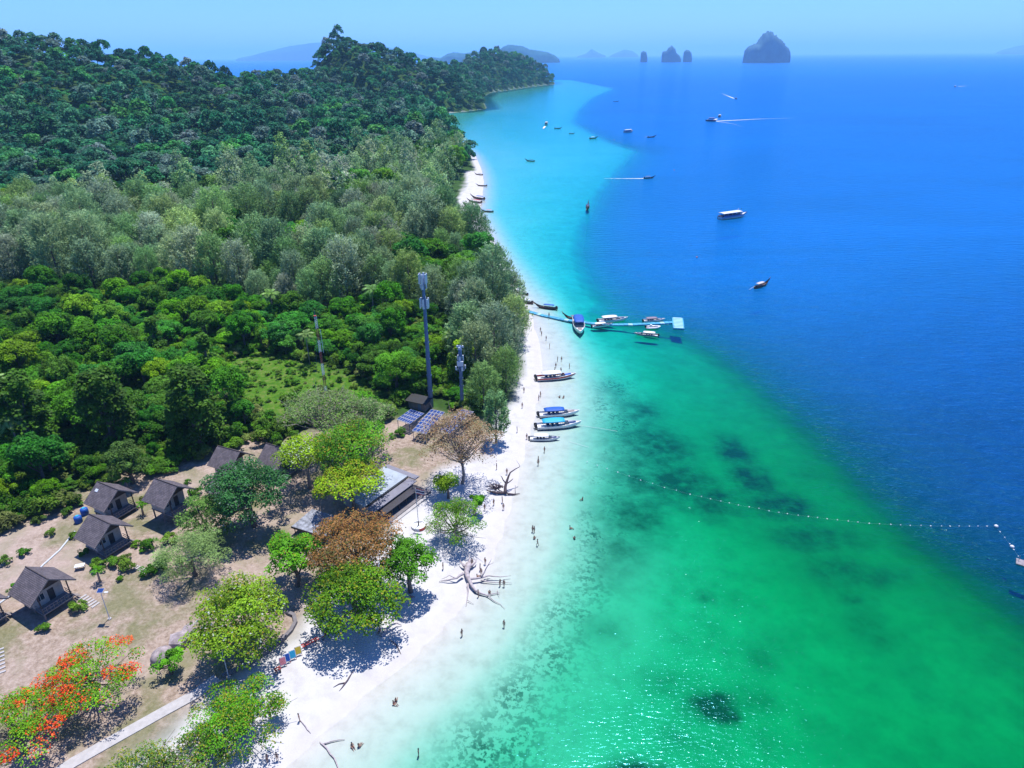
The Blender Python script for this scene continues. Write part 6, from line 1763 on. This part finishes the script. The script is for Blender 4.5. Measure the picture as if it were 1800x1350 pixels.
for i, (q, lab) in enumerate([((1225, 452), 'orange mooring buoy on the deep water'), ((1185, 299), 'pink mooring buoy far out'), ((1080, 246), 'red mooring buoy at the reef edge')]):
    o = link(bpy.data.objects.new('mooring_buoy', me_bb)); o.location = gp(*q, 0.1); tag(o, lab, 'buoy')
    o.material_slots[0].link = 'OBJECT'; o.material_slots[0].material = M_ORA
for pts, lab in [([(1020, 748), (1050, 752), (1085, 758)], 'anchor line of the turquoise canopied speedboat'), ([(1000, 776), (1035, 786)], 'anchor line of the small white speedboat')]:
    mb = MB(); mb.tube([gp(*q, 0.015) for q in pts], 0.03, M_OFFW, 4); tag(mb.build('anchor_line'), lab, 'rope')

# ================================================================== PEOPLE
M_SKIN = mat('skin', (0.30, 0.16, 0.11), 0.6, var=0.06)
M_HAIR = mat('hair', (0.015, 0.012, 0.012), 0.6, var=0.1)
def person_mesh(pose, top, bottom):
    """one continuous body grown with a skin modifier over a posed skeleton, then coloured by region"""
    V = []; E = []; Rr = []
    def add(p_, r_, par=None):
        V.append(p_); Rr.append(r_)
        if par is not None: E.append((par, len(V) - 1))
        return len(V) - 1
    if pose == 'sit':
        pel = add((0, 0, 0.12), (0.15, 0.12)); ch = add((0, 0.04, 0.42), (0.15, 0.11), pel)
    else:
        pel = add((0, 0, 0.95), (0.15, 0.11)); ch = add((0, 0.02 if pose != 'walk' else -0.03, 1.28), (0.16, 0.11), pel)
    z = 0.28 if pose == 'sit' else 1.14
    base = V[ch]; neck = add((base[0], base[1], base[2] + 0.22), (0.055, 0.055), ch)
    hd = add((base[0], base[1] - 0.02, base[2] + 0.33), (0.095, 0.105), neck); add((base[0], base[1] - 0.02, base[2] + 0.43), (0.07, 0.08), hd)
    hands = []
    for sg in (-1, 1):
        sh = add((sg * 0.17, base[1], base[2] + 0.13), (0.06, 0.06), ch)
        if pose == 'wave' and sg == 1: el, wr = (0.36, 0, base[2] + 0.30), (0.40, -0.06, base[2] + 0.56)
        elif pose == 'walk': el, wr = (sg * 0.25, 0.10 * sg, base[2] - 0.12), (sg * 0.26, 0.04 + 0.10 * sg - 0.08, base[2] - 0.34)
        elif pose == 'sit': el, wr = (sg * 0.24, -0.06, base[2] - 0.12), (sg * 0.18, -0.30, base[2] - 0.16)
        else: el, wr = (sg * 0.24, 0.03, base[2] - 0.13), (sg * 0.25, -0.04, base[2] - 0.38)
        e = add(el, (0.045, 0.045), sh); w = add(wr, (0.032, 0.03), e); hands.append((Vector(el), Vector(wr), sg))
        d = (Vector(wr) - Vector(el)).normalized(); add(tuple(Vector(wr) + d * 0.08), (0.038, 0.022), w)
        hp = add((sg * 0.10, 0, V[pel][2] - 0.04), (0.095, 0.10), pel)
        if pose == 'sit': kn, an, to = (sg * 0.14, -0.42, 0.34), (sg * 0.13, -0.70, 0.05), (sg * 0.14, -0.86, 0.03)
        elif pose == 'walk': kn, an, to = (sg * 0.10, -0.16 * sg - 0.04, 0.50), (sg * 0.10, -0.24 * sg + 0.05, 0.08), (sg * 0.11, -0.24 * sg - 0.10, 0.03)
        else: kn, an, to = (sg * 0.11, -0.02, 0.50), (sg * 0.11, 0.02, 0.08), (sg * 0.12, -0.14, 0.03)
        k = add(kn, (0.065, 0.065), hp); a = add(an, (0.042, 0.042), k); add(to, (0.045, 0.03), a)
    me = bpy.data.meshes.new('person'); me.from_pydata(V, E, [])
    o = bpy.data.objects.new('person', me); COL.objects.link(o)
    sk = o.modifiers.new('skin', 'SKIN'); sk.use_smooth_shade = True
    for i, r_ in enumerate(Rr): me.skin_vertices[0].data[i].radius = r_; me.skin_vertices[0].data[i].use_root = (i == 0)
    sb = o.modifiers.new('sub', 'SUBSURF'); sb.levels = 1; sb.render_levels = 1
    dg = bpy.context.evaluated_depsgraph_get(); out = bpy.data.meshes.new_from_object(o.evaluated_get(dg))
    bpy.data.objects.remove(o); bm = bmesh.new(); bm.from_mesh(out)
    # fingers: five short bent prisms at the end of each palm, rooted inside it
    for el, wr, sg in hands:
        d = (wr - el).normalized(); sd = d.cross(Vector((0, 1, 0))).normalized(); tip = wr + d * 0.09
        for f in range(5):
            off = sd * ((f - 1.5) * 0.019) if f < 4 else sd * (0.045 * -sg); ln = (0.07, 0.08, 0.075, 0.06, 0.055)[f]
            p0 = (tip if f < 4 else wr + d * 0.03) + off; dd = (d + Vector((0, -0.35, 0)) if f < 4 else d * 0.6 + sd * (-0.8 * sg)).normalized()
            q0 = []; 
            for (pp, rr) in ((p0, 0.010), (p0 + dd * ln * 0.5, 0.009), (p0 + (dd + Vector((0, -0.3, 0))).normalized() * ln, 0.006)):
                q0.append([bm.verts.new(pp + sd * rr), bm.verts.new(pp + Vector((0, rr, 0))), bm.verts.new(pp - sd * rr), bm.verts.new(pp - Vector((0, rr, 0)))])
            for a_, b_ in zip(q0, q0[1:]):
                for i in range(4): bm.faces.new((a_[i], a_[(i + 1) % 4], b_[(i + 1) % 4], b_[i]))
            bm.faces.new(q0[-1])
    zt, zb = (0.60, 0.16) if pose == 'sit' else (1.46, 0.98)
    for f in bm.faces:
        c = f.calc_center_median()
        if pose == 'sit': f.material_index = 1 if (zb + 0.04 < c.z < zt and abs(c.x) < 0.19 and c.y > -0.15) else 2 if (c.z < 0.30 and c.y > -0.28) else 0
        else: f.material_index = 1 if (zb < c.z < zt and abs(c.x) < 0.20) else 2 if (0.58 < c.z <= zb and abs(c.x) < 0.21) else 0
    bm.to_mesh(out); bm.free(); out.materials.clear()
    for m in (M_SKIN, top, bottom): out.materials.append(m)
    out.polygons.foreach_set('use_smooth', np.ones(len(out.polygons), bool))
    hb = base[2] + 0.39; by = base[1]
    mb = MB(); n = 8
    mb.loft([[(rr * math.cos(k * 0.785), by + 0.015 + rr * 1.1 * math.sin(k * 0.785), zz) for k in range(n)] for rr, zz in ((0.085, hb - 0.10), (0.108, hb - 0.02), (0.10, hb + 0.05), (0.05, hb + 0.10))], M_HAIR, closed=True)
    # open the face side
    hm = mb.mesh('hair', True)
    for v in hm.vertices:
        if v.co.y < by - 0.06 and v.co.z < hb + 0.02: v.co.y = by - 0.03
    mb = MB()
    for sx in (-0.035, 0.035): mb.box((sx, by - 0.122, hb - 0.04), (0.02, 0.012, 0.012), M_HAIR)
    mb.box((0, by - 0.128, hb - 0.07), (0.018, 0.03, 0.035), M_SKIN); mb.box((0, by - 0.115, hb - 0.11), (0.045, 0.012, 0.010), M_PINK)
    for sx in (-0.1, 0.1): mb.box((sx, by, hb - 0.05), (0.02, 0.035, 0.055), M_SKIN)
    return out, hm, mb.mesh('face')
PM = {}
combos = {'black': (M_BLACK, M_BLACK), 'red': (M_RED, M_NAVY), 'blue': (M_BLUE, M_BLACK), 'white': (M_WHITE, M_NAVY), 'bare': (M_SKIN, M_BLUE), 'orange': (M_ORA, M_BLACK), 'navy': (M_NAVY, M_NAVY), 'pink': (M_PINK, M_WHITE), 'bikini': (M_SKIN, M_BLACK)}
def person(px, py, pose, look, label, rz=0.0, sink=0.0, group='people on the beach'):
    if (pose, look) not in PM: PM[(pose, look)] = person_mesh(pose, *combos[look])
    b, hm, fm = PM[(pose, look)]
    g = on_ground(px, py); th = float(terrain_h([[g.x, g.y]])[0])
    if th < 0: 
        g = gp(px, py, 0); g.z = max(th, -1.15)
    r = empty('person', g, rz); r.scale = (0.88, 0.88, 0.88)
    link(bpy.data.objects.new('body', b), r); link(bpy.data.objects.new('hair', hm), r); link(bpy.data.objects.new('face', fm), r)
    return tag(r, label, 'person', group)
who = [(885, 896, 'walk', 'red', 'person in a red top walking with another below the uprooted tree'), (883, 884, 'stand', 'orange', 'person in an orange top just behind the one in red'), (868, 888, 'stand', 'black', 'person in black alone below the uprooted tree'),
       (852, 897, 'stand', 'black', 'person in black near the lone beach bush'), (873, 825, 'stand', 'pink', 'person in pink between the withered tree and the bleached branch'), (891, 834, 'stand', 'black', 'dark clothed person behind the bleached branch'),
       (779, 1001, 'stand', 'navy', 'person in dark clothes left of the big driftwood'), (830, 994, 'stand', 'white', 'person in white at the driftwood roots'), (853, 992, 'stand', 'pink', 'person in pink behind the driftwood branches'),
       (844, 1003, 'stand', 'red', 'person in red standing among the driftwood'), (846, 1011, 'stand', 'blue', 'person in a blue top among the driftwood branches'), (839, 1015, 'sit', 'black', 'person in black sitting on the driftwood side'),
       (879, 1030, 'stand', 'bare', 'bare chested person wading beside the driftwood'), (886, 1031, 'stand', 'black', 'person in black wading beside the driftwood tip'), (841, 1049, 'stand', 'bikini', 'person by the lower driftwood branch'), (861, 1043, 'sit', 'black', 'person in black sitting by the lower driftwood branch'),
       (936, 935, 'stand', 'bare', 'left one of the wading pair off the lone bush'), (939, 936, 'stand', 'black', 'right one of the wading pair off the lone bush'), (939, 947, 'sit', 'white', 'person in white low in the shallows'), (945, 959, 'walk', 'black', 'person in black wading alone'),
       (921, 690, 'stand', 'red', 'person in red in the casuarina shade'), (950, 697, 'stand', 'bikini', 'rear one of two people walking below the red striped boat'), (947, 703, 'stand', 'orange', 'front one of two people walking below the red striped boat'), (918, 717, 'stand', 'black', 'dark clothed person in the shade by the blue canopied boat'),
       (909, 760, 'stand', 'navy', 'person in dark blue on the sand by the young casuarina'), (926, 772, 'stand', 'bare', 'person at the stern of the small white speedboat'), (957, 795, 'stand', 'blue', 'person wading below the small white speedboat'),
       (946, 812, 'walk', 'black', 'rear one of the pair walking in the shallows'), (946, 818, 'walk', 'orange', 'front one of the pair walking in the shallows'), (975, 654, 'stand', 'navy', 'bather in dark clothes behind the red striped boat'), (977, 646, 'stand', 'bare', 'bather farther behind the red striped boat'),
       (986, 654, 'stand', 'bikini', 'bather near the bow of the red striped boat'), (980, 635, 'stand', 'black', 'left one of the bathing pair far behind the red striped boat'), (987, 635, 'stand', 'bare', 'right one of the bathing pair far behind the red striped boat'), (1001, 647, 'stand', 'black', 'bather deepest off the red striped boat'),
       (984, 699, 'sit', 'bare', 'left bather above the blue canopied boat'), (991, 699, 'sit', 'black', 'right bather above the blue canopied boat'), (692, 1238, 'sit', 'bikini', 'bather lying at the water edge above the dark swimmers'), (696, 1233, 'sit', 'navy', 'companion of the bather lying at the water edge'),
       (736, 1328, 'stand', 'orange', 'bather standing in the shallows at the bottom'), (619, 1312, 'sit', 'black', 'left one of two dark figures sitting in the swash'), (631, 1313, 'sit', 'navy', 'right one of two dark figures sitting in the swash'),
       (471, 1340, 'stand', 'pink', 'person in pink at the bottom edge beside the bush'), (488, 1337, 'stand', 'black', 'person in black at the bottom edge on the sand'), (527, 1268, 'stand', 'bikini', 'person beside the small driftwood stick'),
       (812, 1118, 'stand', 'blue', 'person wading off the leaning log'), (886, 1102, 'stand', 'white', 'person wading deepest in mid foreground'), (1002, 928, 'sit', 'bare', 'swimmer over the weed fringe, upper one'), (1010, 946, 'sit', 'pink', 'swimmer over the weed fringe, lower one'),
       (1024, 877, 'sit', 'white', 'pale swimmer off the inner end of the float line'), (952, 590, 'stand', 'black', 'bather near the root of the pier'), (960, 598, 'stand', 'bare', 'second bather near the root of the pier'), (966, 612, 'stand', 'bikini', 'bather below the pier at the waterline'), (950, 583, 'stand', 'orange', 'bather right under the pier'),
       (722, 1052, 'sit', 'navy', 'person resting in the round tree shade, right one'), (712, 1056, 'sit', 'black', 'person resting in the round tree shade, left one'), (668, 1110, 'sit', 'red', 'person in red sitting beside the curved log')]
for i, (px, py, pose, look, lab) in enumerate(who):
    person(px, py, pose, look, lab, (i * 1.9) % 6.28)
pp = gp(965, 558, 0.55); r = empty('person', pp, 0.5)
b, hm, fm = PM[('stand', 'black')]
for nm, m in (('body', b), ('hair', hm), ('face', fm)): link(bpy.data.objects.new(nm, m), r)
tag(r, 'person in black standing on the floating pier', 'person', 'people on the beach')
